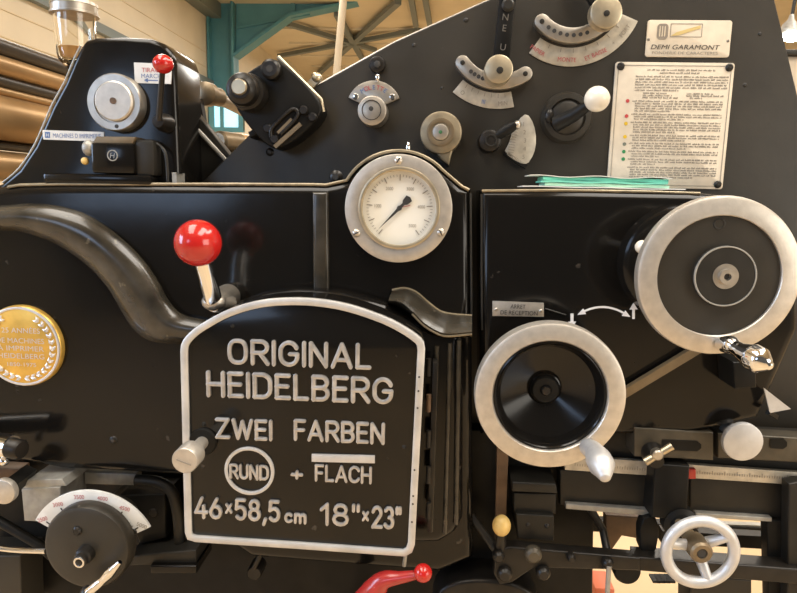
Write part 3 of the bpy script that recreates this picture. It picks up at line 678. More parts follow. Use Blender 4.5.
for zf, cm in ((.695, 'red'), (.575, 'red'), (.515, 'yellow'), (.41, 'yellow'), (.35, 'grey'), (.29, 'green'), (.23, 'green')):
    cmn = 'dot_'+cm
    if cmn not in MATS: mat(cmn, {'red': (.5, .06, .06), 'yellow': (.62, .42, .02), 'grey': (.14, .16, .13), 'green': (.03, .22, .08)}[cm], .5)
    B().lathe((x0+w*.125, yt-.0003, z0+h*zf), (0, 1, 0), [(0, 0), (.0026, 0), (.0026, .0004)], 16).build('colour_dot', MATS[cmn], ip, cm+' printed dot')
for fx, fz in ((.045, .965), (.955, .965), (.955, .04)):
    p = Vector((x0+w*fx, YF-.003, z0+h*fz)); o_ = B().lathe(p, (0, 1, 0), [(0, -.003), (.0035, -.0028), (.0055, -.001), (.0058, .001)], 20).build('screw', GREYB, ip); B().obox(p+Vector((-.003, -.003, .001)), p+Vector((.003, -.003, -.001)), .001, .0006, (0, 1, 0)).build('slot', INKTXT, o_)

# ------------------------------------------------------------------ controls on the side frame
def XZ1(px, py, y): p = P(px, py, y); return (p.x, p.z)
# indexed lever with arc bar and scale, first
sF = S(500, 60, YF)
def arcset(cpx, cpy, rbar, hwb, b0, b1, rp0, rp1, p0, p1, knob, kr, nh, h0, h1, words, wl):
    c = XZ1(cpx, cpy, YF); s = S(cpx, cpy+40, YF)
    pl = part(B().prism(sector(c, rp0*s, rp1*s, p0, p1), YF-.002, YF, .0005, 2), 'scale_plate', PLATEG, wl)
    bar = part(B().prism(banana(c, rbar*s, hwb*s, b0, b1), YF-.014, YF, .001, 2), 'index_bar', STEEL, 'curved bar drilled with a row of holes')
    for k in range(nh):
        a = math.radians(h0+(h1-h0)*k/(nh-1)); B().lathe((c[0]+rbar*s*math.cos(a), YF-.0146, c[1]+rbar*s*math.sin(a)), (0, 1, 0), [(0, 0), (2*s, 0), (2*s, .001)], 16).build('index_hole', INKTXT, bar)
    for a in (b0, b1):
        a = math.radians(a); B().lathe((c[0]+rbar*s*math.cos(a), YF-.0165, c[1]+rbar*s*math.sin(a)), (0, 1, 0), [(0, 0), (2*s, .0005), (2.6*s, .003)], 16).build('screw', GREYB, bar)
    n = 7; rm = (rp0+rp1)/2
    tb = B()
    for k in range(n):
        a = math.radians(p0+(p1-p0)*(k+1)/(n+1)); d = Vector((math.cos(a), 0, math.sin(a))); o = Vector((c[0], YF-.0022, c[1])); tb.obox(o+d*(rp0+1)*s, o+d*(rp0+5)*s, .0008, .0004, (0, 1, 0))
    tb.build('tick_mark', TXTG, pl)
    for wd, ang, mm in words:
        a = math.radians(ang); text(wd, (c[0]+(rm+2.5)*s*math.cos(a), YF-.0023, c[1]+(rm+2.5)*s*math.sin(a)), 4.2*s, mm, pl, rot=a+PI/2, xs=.9)
    return c, s, bar, pl
c, s, bar, pl = arcset(500, 35, 46, 7, 218, 304, 55.5, 71, 231, 284, None, None, 4, 233, 250, (('O', 238, TXTG), ('III', 258, TXTB), ('MIN', 275, TXTG)), 'small curved scale plate with blue ticks')
arm = XZ([(500, -22), (515, -22), (516, 0), (513, 22), (509, 66), (492, 66), (497, 22), (499, 0)], YF-.03)
la = part(B().prism(arm, YF-.032, YF-.020, .002, 2), 'index_lever', DULL, 'black lettered arm with a silver end knob')
p = P(508, 5, YF-.032); B().lathe(p+Vector((0, -.004, 0)), (0, 1, 0), [(0, 0), (.006, 0), (.009, .003), (.009, .006)], 24).build('pivot', GREYB, la)
for i_, (px, py) in enumerate(((505.5, 17), (504.5, 28), (503, 47))): text('NEU'[i_], P(px, py, YF-.0325), .009, ENGR, la, rot=-.1)
kb = B(); disc(kb, 499, 69, YF-.052, 14.2, .032, .1); k_ = kb.build('knob', BRASSY, la, 'round pale metal knob')
kb = B(); disc(kb, 500, 70, YF-.0535, 3.4, .003); kb.build('knob_centre', GREYB, k_)
c, s, bar, pl = arcset(573, -7, 42, 7.2, 224, 322, 52, 70, 235, 338, None, None, 7, 236, 290, (('PAPIER', 240, TXTR), ('MONTE', 268, TXTR), ('ET BAISSE', 294, TXTR), ('+', 312, TXTG), ('FORT', 326, TXTG)), 'long curved scale plate with reddish words')
la = part(B().prism(XZ([(574, -26), (590, -30), (612, 4), (600, 18)], YF-.03), YF-.028, YF-.018, .002, 2), 'index_lever', DULL, 'black arm ending in a large pale knob')
kb = B(); disc(kb, 606.5, 12, YF-.050, 16, .018, .1); k_ = kb.build('knob', BRASSY, la, 'round brassy knob with a centre stud')
kb = B(); disc(kb, 607, 13, YF-.0515, 3, .003); kb.build('knob_centre', GREYB, k_)
# fan plate and knob
c = XZ1(374, 110, YF); s = S(374, 108, YF)
fp = part(B().prism(sector(c, 6*s, 28*s, 24, 156), YF-.004, YF, .0008, 2), 'fan_plate', STEEL, 'fan shaped engraved plate behind a round knob')
for a in (34, 146):
    a = math.radians(a); B().lathe((c[0]+22*s*math.cos(a), YF-.0065, c[1]+22*s*math.sin(a)), (0, 1, 0), [(0, 0), (2.4*s, .0005), (3.4*s, .003)], 16).build('screw', CHROME, fp)
for ch, ang in zip('MOLETTE', (122, 111, 101, 90, 79, 69, 58)):
    a = math.radians(ang); text(ch, (c[0]+21.5*s*math.cos(a), YF-.0043, c[1]+21.5*s*math.sin(a)), 4.4*s, TXTR if ang % 2 else TXTB, fp, rot=a-PI/2)
kb = B(); disc(kb, 372, 110.5, YF-.040, 14.8, .038, .12); k_ = part(kb, 'round_knob', STEEL, 'worn round metal knob with a small centre hole')
kb = B(); disc(kb, 371, 108.5, YF-.0405, 2.4, .002); kb.build('centre_hole', INKTXT, k_)
kb = B(); ring(kb, XZ1(371.5, 110, YF-.040), YF-.0412, 9.5*s, 8.8*s, .002, .0003); kb.build('turned_groove', GREYB, k_)
kb = B(); disc(kb, 377, 64, YF-.012, 8, .012, .25); k_ = part(kb, 'bolt', GREASE); kb = B(); disc(kb, 377, 64, YF-.0135, 3.6, .003, .1, 6); kb.build('socket', INKTXT, k_)
part(B().ball(P(377.5, 77.5, YF-.006), .0042, (.9, 1, 1.6)), 'oil_nipple', CHROME, 'small chrome oil nipple'); part(B().ball(P(408, 148, YF-.05), .005, (.8, 1, 1.8)), 'oil_nipple', CHROME)
# round disc next to gauge boss
kb = B(); disc(kb, 441, 132.5, YF-.045, 21, .043, .1, 56); k_ = part(kb, 'round_cover', TARN, 'flat round metal cover beside the gauge')
kb = B(); ring(kb, XZ1(440.5, 132, YF-.045), YF-.0463, 13.5*sF, 9*sF, .002, .0004); kb.build('turned_ring', RODM, k_)
kb = B(); disc(kb, 440.5, 132, YF-.047, 8, .003, .1); kk = kb.build('centre_cap', STEEL, k_); 
kb = B(); disc(kb, 440.5, 132, YF-.0475, 1.8, .001); kb.build('centre_hole', mat('hole_green', (.04, .13, .05), .4), k_)
# small sector lever
q = chaikin(XZ([(527, 113), (534, 124), (536.5, 140), (534, 154), (527, 165), (518, 163), (503.5, 153), (509, 143), (513, 130), (519, 119)], YF-.008), 1)
sp = part(B().prism(q, YF-.009, YF-.004, .0007, 2), 'sector_plate', PLATEG, 'small upright fan scale with engraved marks')
for k in range(5):
    o_ = text(str(k+1), P(523.5+1.5*math.sin(k/4*PI), 124+8.2*k, YF-.0092), .0062, TXTG, sp, 'numeral')
tb = B()
for k in range(11):
    a, d_ = P(513.5-.55*k+3.2*math.sin(k/10*PI)*-.2, 126+2.6*k, YF-.0092), P(518.5-.5*k, 127+2.6*k, YF-.0092); tb.obox(a, d_, .0007, .0004, (0, 1, 0))
tb.build('tick_mark', TXTG, sp)
part(B().obox(P(505, 153, YF-.004), P(526, 167, YF-.004), .006, .01, (0, 1, 0)), 'sector_foot', DULL)
kb = B(); disc(kb, 490, 140.5, YF-.030, 11.5, .03, .3); sl = part(kb, 'sector_lever', GREASE, 'small black lever against the fan scale')
kb = B(); ring(kb, XZ1(491, 140.5, YF-.03), YF-.0312, 6*sF, 4.4*sF, .002, .0003); kb.build('turned_ring', GREYB, sl)
B().tube([P(497, 136, YF-.024), P(507, 130, YF-.028), P(516, 124, YF-.030)], [.007, .0085, .0065], 16).build('lever_arm', DULL, sl); B().ball(P(517, 125, YF-.03), .0062).build('lever_tip', STEEL, sl)
# ivory ball lever
kb = B(); c = P(566, 118, YF); s = sF
kb.lathe(c, (0, 1, 0), [(0, -.012), (13*s, -.012), (17*s, -.009), (18*s, -.013), (23*s, -.012), (25*s, -.006), (25.5*s, 0)], 56); il = part(kb, 'ball_lever', FRAMEB, 'black lever in a dished boss with an ivory ball')
B().tube([P(556, 124, YF-.02), P(574, 115, YF-.035), P(590, 104, YF-.055)], [.0115, .0095, .007], 18).build('lever_arm', DULL, il)
bc = P(597, 99, YF-.065); B().ball(bc, 12.6*S(597, 99, YF-.065)).build('ball_knob', IVORY, il, 'ivory white ball')
part(B().ball(P(549, 116, YF-.014), .0075, (.9, 1, 1.4)), 'bolt', GREASE)
for px, py, r in ((336, 177, 7), (466, 20, 2.5), (442, 88, 1.6), (760, 34, 2), (745, 85, 2.2), (414, 45, 2.2)):
    screw(px, py, YF if px != 336 else .03, r, press, 'bolt', GREASE if r > 3 else GREYB, 'hex')
for px, py in ((113.5, 440), (270, 152)): screw(px, py, 0 if py > 200 else YF, 4.2, press, 'bolt', GREASE, 'hex')

# ------------------------------------------------------------------ bracket on the slope
YK = .045
q = chaikin(XZ([(262, 62), (279, 57), (321, 99), (322, 118), (281, 152), (262, 143), (231, 104), (236, 80)], YK), 2)
bk = part(B().prism(q, YK, YF+.02, .004, 3), 'bearing_bracket', DULL, 'black diamond shaped bearing bracket on the sloping frame edge')
B().tube([P(278, 57, YK+.012), P(302, 81, YK+.012), P(321, 100, YK+.012), P(323, 112, YK+.012)], .0035, 10).build('bracket_edge', BRASSY, bk)
d = Vector((0, 1, 0)); c = P(240, 88, -.005)
B().lathe(c, d, [(0, 0), (9*sF, .001), (10*sF, .003), (14*sF, .005), (15.5*sF, .010), (15.5*sF, .018), (13*sF, .020), (13*sF, .026), (17*sF, .028), (18*sF, .036), (18*sF, .055)], 40).build('shaft_end', GREASE, bk)
B().lathe(P(238.5, 86.5, -.008), d, [(0, 0), (6.5*sF, 0), (7.5*sF, .002), (7.5*sF, .006)], 32).build('shaft_cap', BRASSY, bk)
c = P(269.5, 68.5, YK-.016); B().lathe(c, d, [(0, 0), (7*sF, 0), (9.4*sF, .003), (9.8*sF, .018)], 32).build('bolt_head', GREASE, bk); B().lathe(c+Vector((0, -.0005, 0)), d, [(0, 0), (3.6*sF, 0), (3.6*sF, .001)], 6).build('socket', INKTXT, bk)
lp = [P(x, y, YK-.003) for x, y in ((271, 137), (272, 128), (287, 113), (294, 109), (298, 113), (294, 121), (281, 134))]
B().tube(lp, .0028, 10, smooth=4).build('slot_rim', GREASE, bk)
B().obox(P(275, 147, YK-.001), P(301, 124, YK-.001), .006, .006, (0, 1, 0)).build('slot_edge', RODM, bk); B().obox(P(278, 133, YK-.001), P(292, 119, YK-.001), .004, .005, (0, 1, 0)).build('slot_edge', RODM, bk)
for px, py in ((267, 128), (303, 110), (274, 139), (312, 117)):
    c = P(px, py, YK-.005); B().lathe(c, d, [(0, 0), (3.5*sF, 0), (4.6*sF, .002), (4.8*sF, .006)], 24).build('bolt_head', GREASE, bk)
wn = B(); p = P(313, 86, YF); wn.obox(P(307, 89, YF), P(316, 80, YF), .012, .008, (0, 1, 0)); wn.ball(P(317, 78, YF), .008); wn.tube([P(313, 74, YF), P(320, 82, YF)], .004); part(wn, 'wing_screw', BRASSY, 'small brassy wing screw on the slope')
part(B().prism(XZ([(446/1.8, 132), (258, 126), (258, 134), (250, 138)], .05), .05, .1, .002), 'stop_block', DULL)

# ------------------------------------------------------------------ inking unit head on the left
YI = .030
q = [(-60, 200), (-20, 190), (0, 184), (18, 169), (34, 145), (51, 106), (64, 82), (74, 58), (80, 46), (85, 40), (95, 37), (125, 36.5), (150, 38), (163, 43), (171, 51), (175, 62), (177, 110), (180, 186), (180, 205)]
iu = part(B().prism(XZ(q, YI), YI, YI+.095, .008, 4), 'inking_unit', BLACK, 'tapering black ink unit head standing above the housing')
bl = [P(*p, YI+.001) for p in ((2, 182.5), (18, 168.5), (34, 144.5), (51, 105.5), (64, 81.5), (74, 57.5), (80, 45.5))]
B().tube([p+Vector((0, .002, 0)) for p in bl], .0016, 8, smooth=3).build('grey_edge', GREYBLK, iu)  # thin grey line along the sloping left edge
c = P(113.5, 102, YI-.018); s = S(113, 102, YI-.018)
id_ = part(B().lathe(c, (0, 1, 0), [(0, .003), (20*s, .003), (20.3*s, .0), (27*s, 0), (28.3*s, .003), (28.5*s, .02)], 64), 'round_flange', STEEL, 'round turned steel flange on the ink unit')
B().lathe(c+Vector((.002, -.006, .001)), (0, 1, 0), [(0, .001), (14*s, .001), (18*s, .001), (19.5*s, .003), (19.5*s, .012)], 56).build('inner_disc', ALU, id_)
B().lathe(c+Vector((.002, -.0062, .001)), (0, 1, 0), [(0, 0), (3.2*s, 0), (3.2*s, .001)], 20).build('centre_hole', BROWN, id_)
B().lathe(c+Vector((.003, -.0005, -23.6*s)), (0, 1, 0), [(0, 0), (2*s, 0), (2*s, .001)], 16).build('pin', INKTXT, id_)
# labels
q = XZ([(134, 62.5), (172, 64), (171, 84), (135, 83)], YI-.001); tp = part(B().prism(q, YI-.0015, YI, 0), 'label_plate', PLATEW, 'pale blue-white lever label with an arrow')
text('TIRAGE', P(152, 70, YI-.0016), .0062, TXTR, tp, width=.030); text('MARCHE', P(153, 76, YI-.0016), .0060, TXTB, tp, width=.034)
b = B(); arrow(b, [(158, 80.5), (146, 80.2)], YI-.0016, 1, False, True, 4, 2); b.build('printed_arrow', TXTB, tp)
q = XZ([(42.5, 130), (104, 132), (104, 141.5), (43.5, 139.5)], YI-.001); tp = part(B().prism(q, YI-.0015, YI, 0), 'label_plate', PLATEW, 'narrow pale strip label with a small square mark')
text('MACHINES D IMPRIMERIE', P(77, 135.8, YI-.0016), .0062, TXTB, tp, width=.072)
q = XZ([(45, 131.8), (50, 132), (50, 138), (45.2, 137.8)], YI-.0016); em = B().prism(q, YI-.0019, YI-.001).build('emblem', TXTB, tp); text('H', P(47.6, 135, YI-.002), .0045, PLATEW, em)
# red ball lever
p0, p1 = P(159, 120, YI-.03), P(163, 64, YI-.055)
lv = part(B().tube([p0, p1], [.0042, .0036], 14), 'ball_lever', GREASE, 'thin lever with a small red ball')
B().ball(p1, 10.2*S(163, 64, YI-.055), (1, 1, .92)).build('ball_knob', RED, lv, 'small red ball')
B().lathe(P(157.5, 121, YI-.030), (0, 1, 0), [(0, 0), (.008, .001), (.0095, .004), (.0105, .010), (.013, .018), (.0135, .032)], 32).build('lever_boss', GREASE, lv)
# motor box with emblem
a, c_ = P(91.5, 173, .0), P(133, 143, .0)
mb = part(B().box((a.x, .0, a.z), (c_.x, YI+.01, c_.z), .004), 'switch_box', BLACK, 'small black box with a round emblem and a tan top cover')
q = XZ([(93, 143.5), (97, 136.5), (136, 137), (133, 144)], .006); B().prism(q, .004, YI, .001, 2).build('top_cover', RODM, mb)
a2, c2 = P(134, 176, .004), P(153, 139, .004); B().box((a2.x, .006, a2.z), (c2.x, YI+.005, c2.z), .006).build('end_housing', GREYB, mb)
p = P(112.5, 155.5, -.0006); rb = B(); ring(rb, (p.x, p.z), -.0012, .0078, .0064, .0012, .0002); em = rb.build('emblem', GREYBLK, mb); text('H', (p.x, -.0006, p.z), .0075, GREYBLK, mb, 'emblem_letter', italic=.2)
B().ball(P(89, 148, .01), .0095, (1, 1, 1.2)).build('end_cap', GREYBLK, mb); B().ball(P(85, 161, .012), .0055).build('button', YELLOW, mb, 'yellow button')
part(B().tube([P(151, 142, .02), P(160, 146, .015), P(166, 156, .012), P(168, 182, .012)], .0024, 10, smooth=4), 'cable', GREYB)
part(B().box((P(44, 180, .005).x, .002, P(44, 183, .005).z), (P(152, 180, .005).x, YI, P(100, 174, .005).z), .004), 'base_flange', BLACK)
part(B().box(tuple(P(176, 183, .01)), tuple(P(181, 174, .04)), .001), 'latch', GREYBLK)
# rollers running back from the near side
rollers = ((46.5, 17, ROLLERD, 'dark rubber ink roller, topmost of the stack'), (65.5, 21, ROLLER, 'tan ink roller below the topmost dark one'), (81, 12, ROLLERD, 'thin dark filler for the shaded gap between two tan rollers'), (91, 9, ROLLER, 'slim tan roller above the thickest one'), (118, 45, ROLLER, 'thickest tan ink roller in the stack'), (145, 10, ROLLERD, 'thin dark filler for the shaded gap below the thickest roller'), (166, 30, ROLLER, 'lowest tan ink roller'))  # the thin dark ones stand in for shaded gaps between rollers
for y0_, th_, m, lab in rollers:
    px, py = 436-436*1.08, 195+(y0_-195)*1.08
    p = P(px, py, .16); r = th_*.54*S(px, py, .16)*math.cos(math.atan2(195-y0_, 436))
    b = B(); L = .80
    b.lathe((p.x, .16, p.z), (0, 1, 0), [(.0, -.03), (r*.35, -.03), (r*.35, 0), (r*.94, 0), (r, .004), (r, L), (r*.4, L+.004), (r*.4, L+.06)], 48)
    part(b, 'ink_roller', m, lab)
part(B().box((P(-90, 0, .25).x, .97, .3), (P(0, 0, .25).x, 1.02, P(0, 70, .97).z)), 'far_roller_frame', DULL)
# oil cup
YO = .25
p = P(77, 60, YO); s = S(77, 30, YO); zt, zl, zb = P(77, 3, YO).z, P(77, 14, YO).z, P(77, 68, YO).z; r = 19.5*s
oc = part(B().lathe((p.x, YO, zb), (0, 0, 1), [(r*.35, -.06), (r*.35, -.01), (r*.5, 0), (r*.5, .002), (r*.35, .003)], 32), 'oil_cup', GREASE, 'clear glass oil cup with a metal lid')
H = zl-zb; g_ = [(.002, 0), (r*.6, .003), (r*.85, H*.12), (r*.95, H*.3), (r, H*.9), (r, H), (r*.93, H), (r*.93, H*.9), (r*.88, H*.3), (r*.78, H*.14), (r*.5, .009), (.002, .008)]
B().lathe((p.x, YO, zb), (0, 0, 1), g_, 48).build('glass_bowl', GLASS, oc); B().lathe((p.x, YO, zb+.009), (0, 0, 1), [(0, 0), (r*.5, 0.001), (r*.76, H*.12), (r*.84, H*.26), (0, H*.26)], 40).build('oil', OIL, oc, 'amber oil')
rl = 21.5*s; B().lathe((p.x, YO, zl-.003), (0, 0, 1), [(r*.9, 0), (rl*1.06, 0), (rl*1.06, .003), (rl, .004), (rl, (zt-zl)*.8), (rl*1.03, (zt-zl)*.85), (rl*1.0, zt-zl+.003), (0, zt-zl+.004)], 48).build('lid', STEEL, oc, 'dented steel lid')
# clutter between ink unit and bracket
part(B().tube([P(196, 86, .22), P(252, 116, .75)], .012, 16), 'cross_shaft', RODM, 'tan shaft running back behind the ink unit')
kb = B().lathe(P(203, 93, .2), (0.2, 1, 0), [(0, 0), (.012, 0), (.020, .006), (.020, .02), (.016, .022), (.016, .05)], 32); part(kb, 'shaft_collar', RODM)
part(B().prism(XZ([(180, 130), (188, 110), (196, 112), (240, 168), (252, 186), (180, 186)], .12), .12, .14, .002), 'guard_plate', GREYB, 'dark guard plate sloping behind the ink unit')
part(B().tube([P(196, 128, .115), P(246, 182, .115)], .0035, 8), 'guard_edge', GREYBLK)
part(B().lathe(P(218, 142, .24), (.5, 1, 0), [(0, 0), (.016, 0), (.02, .004), (.02, .05)], 28), 'small_roller', RODM); part(B().lathe(P(236, 146, .28), (.3, 1, 0), [(0, 0), (.02, 0), (.024, .004), (.024, .06)], 28), 'small_roller', ROLLER)
part(B().tube([P(186, 112, .14), P(196, 120, .14), P(200, 150, .14)], .005, 10, smooth=3), 'feed_arm', GREASE); part(B().obox(P(196, 100, .18), P(200, 124, .18), .016, .02), 'arm_link', DULL)
part(B().obox(P(182, 68, .15), P(184, 184, .15), .03, .05, (0, 1, 0)), 'rear_post', GREASE)

# ------------------------------------------------------------------ speed dial, bottom left
YS = -.045
c = P(95, 552, YS+.004); s = S(95, 545, YS)
sp = part(B().prism(sector((c.x, c.z), 44*s, 67*s, 28, 151, 40), YS, YS+.004, .0008, 2), 'speed_scale', PLATEW, 'white arched speed scale with numbers')
for k, n_ in enumerate((2500, 3000, 3500, 4000, 4500, 5000)):
    a = math.radians(146-k*22.6); text(str(n_), (c.x+61*s*math.cos(a), YS-.0003, c.z+61*s*math.sin(a)), 4.2*s, TXTR if k < 5 else TXTG, sp, 'numeral', rot=(a-PI/2)*.35, width=10.5*s)
tb = B()
for k in range(26):
    a = math.radians(146-k*22.6/5); o = Vector((c.x, YS-.0004, c.z)); d = Vector((math.cos(a), 0, math.sin(a))); mj = k % 5 == 0
    tb.obox(o+d*49*s, o+d*(56.5 if mj else 53)*s, .0018 if mj else .0007, .0004, (0, 1, 0))
tb.build('tick_mark', INKTXT, sp)
for a in (147, 31):
    a = math.radians(a); p = Vector((c.x+50*s*math.cos(a), YS, c.z+50*s*math.sin(a))); o_ = B().lathe(p, (0, 1, 0), [(0, -.002), (2.4*s, -.0015), (3*s, 0)], 16).build('screw', GREYB, sp)
YQ = -.072
dc = P(85.5, 549, YQ); s = S(85, 549, YQ); r = 44.5*s
sd_ = part(B().lathe(dc, (0, 1, 0), [(0, 0), (r*.88, 0), (r*.96, .002), (r, .007), (r, .022), (r*.9, .025), (r*.5, .026), (r*.5, .15)], 72), 'speed_dial', FRAMEB, 'black speed control dial with a small crank grip')
B().lathe(P(79, 562, YQ-.022), (-.05, 1, .05), [(0, 0), (4.5*s, 0), (6.5*s, .002), (6.5*s, .008), (8.5*s, .010), (9.5*s, .03)], 32).build('hub', GREASE, sd_)
rb = B(); p = P(78.5, 563, YQ-.024); ring(rb, (p.x, p.z), YQ-.0235, 5.5*s, 3.6*s, .002, .0004); rb.build('hub_ring', CHROME, sd_)
B().lathe(P(76, 532, YQ-.004), (0, 1, 0), [(0, 0), (3*s, 0), (4.6*s, .002), (4.8*s, .005)], 24).build('bolt_head', GREASE, sd_)
p0, p1, p2 = P(89, 592, YQ-.03), P(103, 580, YQ-.03), P(120, 562, YQ-.034)
B().tube([p0, p0.lerp(p1, .6), p1, p1.lerp(p2, .4), p2], [.007, .0065, .0055, .0072, .003], 16, smooth=3).build('crank_grip', CHROME, sd_, 'chrome tapered grip')
B().ball(P(88, 593, YQ-.025), .011).build('crank_pivot', GREASE, sd_)
part(B().tube([P(-30, 543, -.05), P(10, 549.5, -.05), P(46, 551, -.055)], .0042, 12, smooth=3), 'steel_rod', CHROME, 'thin bright rod leading to the speed dial')
kb = B(); disc(kb, 2, 492.5, -.065, 13, .010, .1); k_ = part(kb, 'round_knob', ALU, 'pale disc knob at the photo edge beside the grey block')
part(B().obox(P(10, 487, -.045), P(30, 472, 0), .018, .02, (0, 1, 0)), 'knob_arm', DULL)
b = B().prism(XZ([(21, 489), (60, 487), (62, 523), (24, 521)], -.02), -.02, .05, .002); b.prism(XZ([(27, 480), (62, 479), (66, 486), (22, 489)], -.018), -.018, .06, .001); part(b, 'clamp_block', GREYBLK, 'grey metal block above the speed scale')
part(B().lathe(P(22, 450, -.05), (-1, .25, .02), [(0, -.001), (.012, 0), (.015, .004), (.015, .06)], 28), 'motor_end', GREASE); part(B().lathe(P(12, 447, -.045), (-1, .25, .02), [(.017, 0), (.017, .10)], 28), 'cylinder', CHROME); part(B().ball(P(4, 461, -.04), .007), 'oil_nipple', CHROME)
part(B().box(tuple(P(-40, 478, .06)), tuple(P(30, 462, .09)), .002), 'bracket_plate', BROWN)
part(B().prism(XZ([(84, 472), (136, 474), (136, 486), (84, 484)], .04), .04, .06, .002), 'backing_plate', GREYBLK, 'grey strip under the housing edge'); part(B().prism(XZ([(64, 484), (84, 470), (84, 484), (74, 492)], .045), .045, .06, .001), 'web_plate', BROWN)
b = B(); b.tube([P(136, 480, .03), P(158, 482, .03), P(172, 492, .03), P(178, 515, .03), P(180, 545, .03)], .009, 14, smooth=4); part(b, 'corner_casting', GREYB)
part(B().prism(XZ([(120, 495), (165, 494), (166, 538), (140, 545)], .03), .03, .09, .003), 'gear_case', DULL); part(B().lathe(P(153, 513, .028), (0, 1, 0), [(0, 0), (.006, 0), (.009, .004), (.009, .01)], 24), 'bolt', GREASE)
part(B().prism(XZ([(128, 556), (196, 550), (196, 564), (128, 566)], .0), .0, .08, .003), 'bottom_rail', GREYB); part(B().prism(XZ([(150, 566), (196, 566), (196, 574), (150, 574)], -.01), -.01, .06, .003), 'bottom_rail', BLACK)
part(B().tube([P(-20, 510, .04), P(40, 545, .03), P(52, 556, .03)], .008, 10), 'link_rod', DULL); part(B().prism(XZ([(-30, 556), (20, 556), (22, 620), (-30, 620)], .03), .03, .09, .003), 'switch_cabinet', FRAMEB)
# below the door
part(B().lathe(P(254, 574, .01), (0, 1, 0), [(0, 0), (.010, 0), (.012, .003), (.012, .03)], 28), 'bolt', GREASE); part(B().tube([P(254, 568, .012), P(263, 549, .012)], .004, 10), 'link_rod', GREASE)
p0, p1, p2 = P(360, 604, -.075), P(384, 580, -.085), P(416, 575, -.095)
rl_ = part(B().tube([p0, p0.lerp(p1, .6), p1, p1.lerp(p2, .5), p2], [.016, .017, .0125, .0085, .0060], 20, smooth=4), 'release_lever', REDP, 'red painted lever below the door')
B().ball(P(423, 573, -.098), 9.3*S(423, 573, -.098)).build('ball_knob', RED, rl_); part(B().tube([p0, P(352, 630, .1)], .012, 12), 'lever_shaft', GREASE, None, rl_)
part(B().tube([P(404, 566, -.02), P(406, 550, -.02)], .003, 8), 'link_rod', GREYBLK)

# ------------------------------------------------------------------ lower right: rails, scale bar, small wheel
part(B().tube([P(458, 497, .03), P(497, 552, .0)], .006, 12), 'link_rod', GREYB)
part(B().prism(XZ([(497, 440), (509, 440), (505.5, 540), (495, 540)], .02), .02, .03, .001), 'slide_bar', BROWN, 'upright brown bar behind the lower handwheel')
p = P(501.5, 525.5, -.02); part(B().ball(p, 10*S(501, 525, -.02), (.92, .92, 1.08)), 'ball_knob', YELLOW, 'yellowed ball knob on the brown bar'); part(B().tube([p, P(500, 558, -.01)], .008, 12), 'knob_stem', GREASE)
b = B(); b.prism(XZ([(512, 482), (556, 484), (558, 494), (512, 492)], .0), .0, .06, .003); b.prism(XZ([(514, 493), (556, 494), (556, 514), (514, 512)], .01), .01, .06, .002); b.prism(XZ([(516, 514), (554, 516), (554, 541), (518, 539)], .0), .0, .06, .002)
sb = part(b, 'stepped_block', GREYB, 'dark stepped block under the lower handwheel')
for px, py in ((528, 525), (547, 526)): screw(px, py, 0, 2.6, sb, 'screw', GREASE, 'hex')
b = B(); b.prism(XZ([(510, 547), (640, 558), (640, 571), (534, 568), (512, 583), (500, 585), (494, 575), (495, 550)], -.02), -.02, .0, .003); lk = part(b, 'link_plate', GREASE, 'greasy link bar with bolt heads')
for px, py, r in ((534, 557.5, 8.5), (572, 560, 4.5), (609, 566, 6), (505, 577, 7.5), (544, 576, 7), (499, 559, 6)):
    c = P(px, py, -.031); s = S(px, py, -.031); o_ = B().lathe(c, (0, 1, 0), [(0, 0), (r*.6*s, 0), (r*.9*s, .003), (r*s, .005), (r*s, .014)], 28).build('bolt_head', SLOTM if px == 534 else GREASE, lk)
    B().lathe(c+Vector((0, -.0006, 0)), (0, 1, 0), [(0, 0), (r*.4*s, 0), (r*.4*s, .001)], 6).build('socket', INKTXT, o_) if False else None
part(B().prism(chaikin(XZ([(430, 640), (434, 590), (470, 578), (520, 584), (540, 600), (545, 640)], .0), 2), .0, .06, .006), 'foot_casting', GREASE)
part(B().tube([P(609, 566, -.03), P(607, 600, -.03), P(606, 640, -.03)], .0035, 12), 'link_rod', GREYBLK)
# upper rail with slotted bar
YR = .02
part(B().prism(XZ([(560, 424), (690, 430), (860, 438), (860, 480), (560, 464)], YR+.02), YR+.02, YR+.05, .003), 'guide_rail', GREYB, 'grey guide rail behind the slotted bar')
part(B().prism(XZ([(565, 459), (620, 459.5), (860, 477), (860, 489), (565, 470)], YR+.004), YR+.004, YR+.012, .0006), 'ruler_strip', PLATEG, 'pale graduated ruler strip under the rail')
tb = B()
for k in range(90):
    t = k/89; px = 575+t*222; a = P(px, 466+t*13.2+(0 if px < 620 else .6), YR+.0035); tb.obox(a, a+Vector((0, 0, .006 if k % 5 == 0 else .0035)), .0007, .0005, (0, 1, 0))
tk_ = part(tb, 'tick_mark', TXTG, None, None)
b = B()
A1 = XZ([(634, 427), (713, 432), (713, 460), (634, 456)], YR-.02); sA = S(670, 445, YR-.02)
b.prism(A1, YR-.022, YR+.02, .002); slb = part(b, 'slotted_bar', SLOTM, 'greyish bar with a long slot and a clamping screw')
B().prism(XZ([(662, 439.5), (697, 441), (701, 444), (701, 448), (697, 451), (662, 449.5)], YR-.0225), YR-.0235, YR-.02).build('slot', DULL, slb)
b = B(); b.lathe(P(652, 452, YR-.022), (-.08, -1, -.12), [(.016, 0), (.014, .012), (.011, .02), (.010, .028), (0, .028)], 28); ck = b.build('clamp_screw', GREASE, slb)
q0, q1 = P(645, 462, YR-.058), P(672, 446, YR-.058); B().tube([q0, q0.lerp(q1, .35), q0.lerp(q1, .6), q1], [.006, .005, .005, .0055], 14).build('tommy_bar', BRASSY, slb, 'bright cross handle of the clamp')
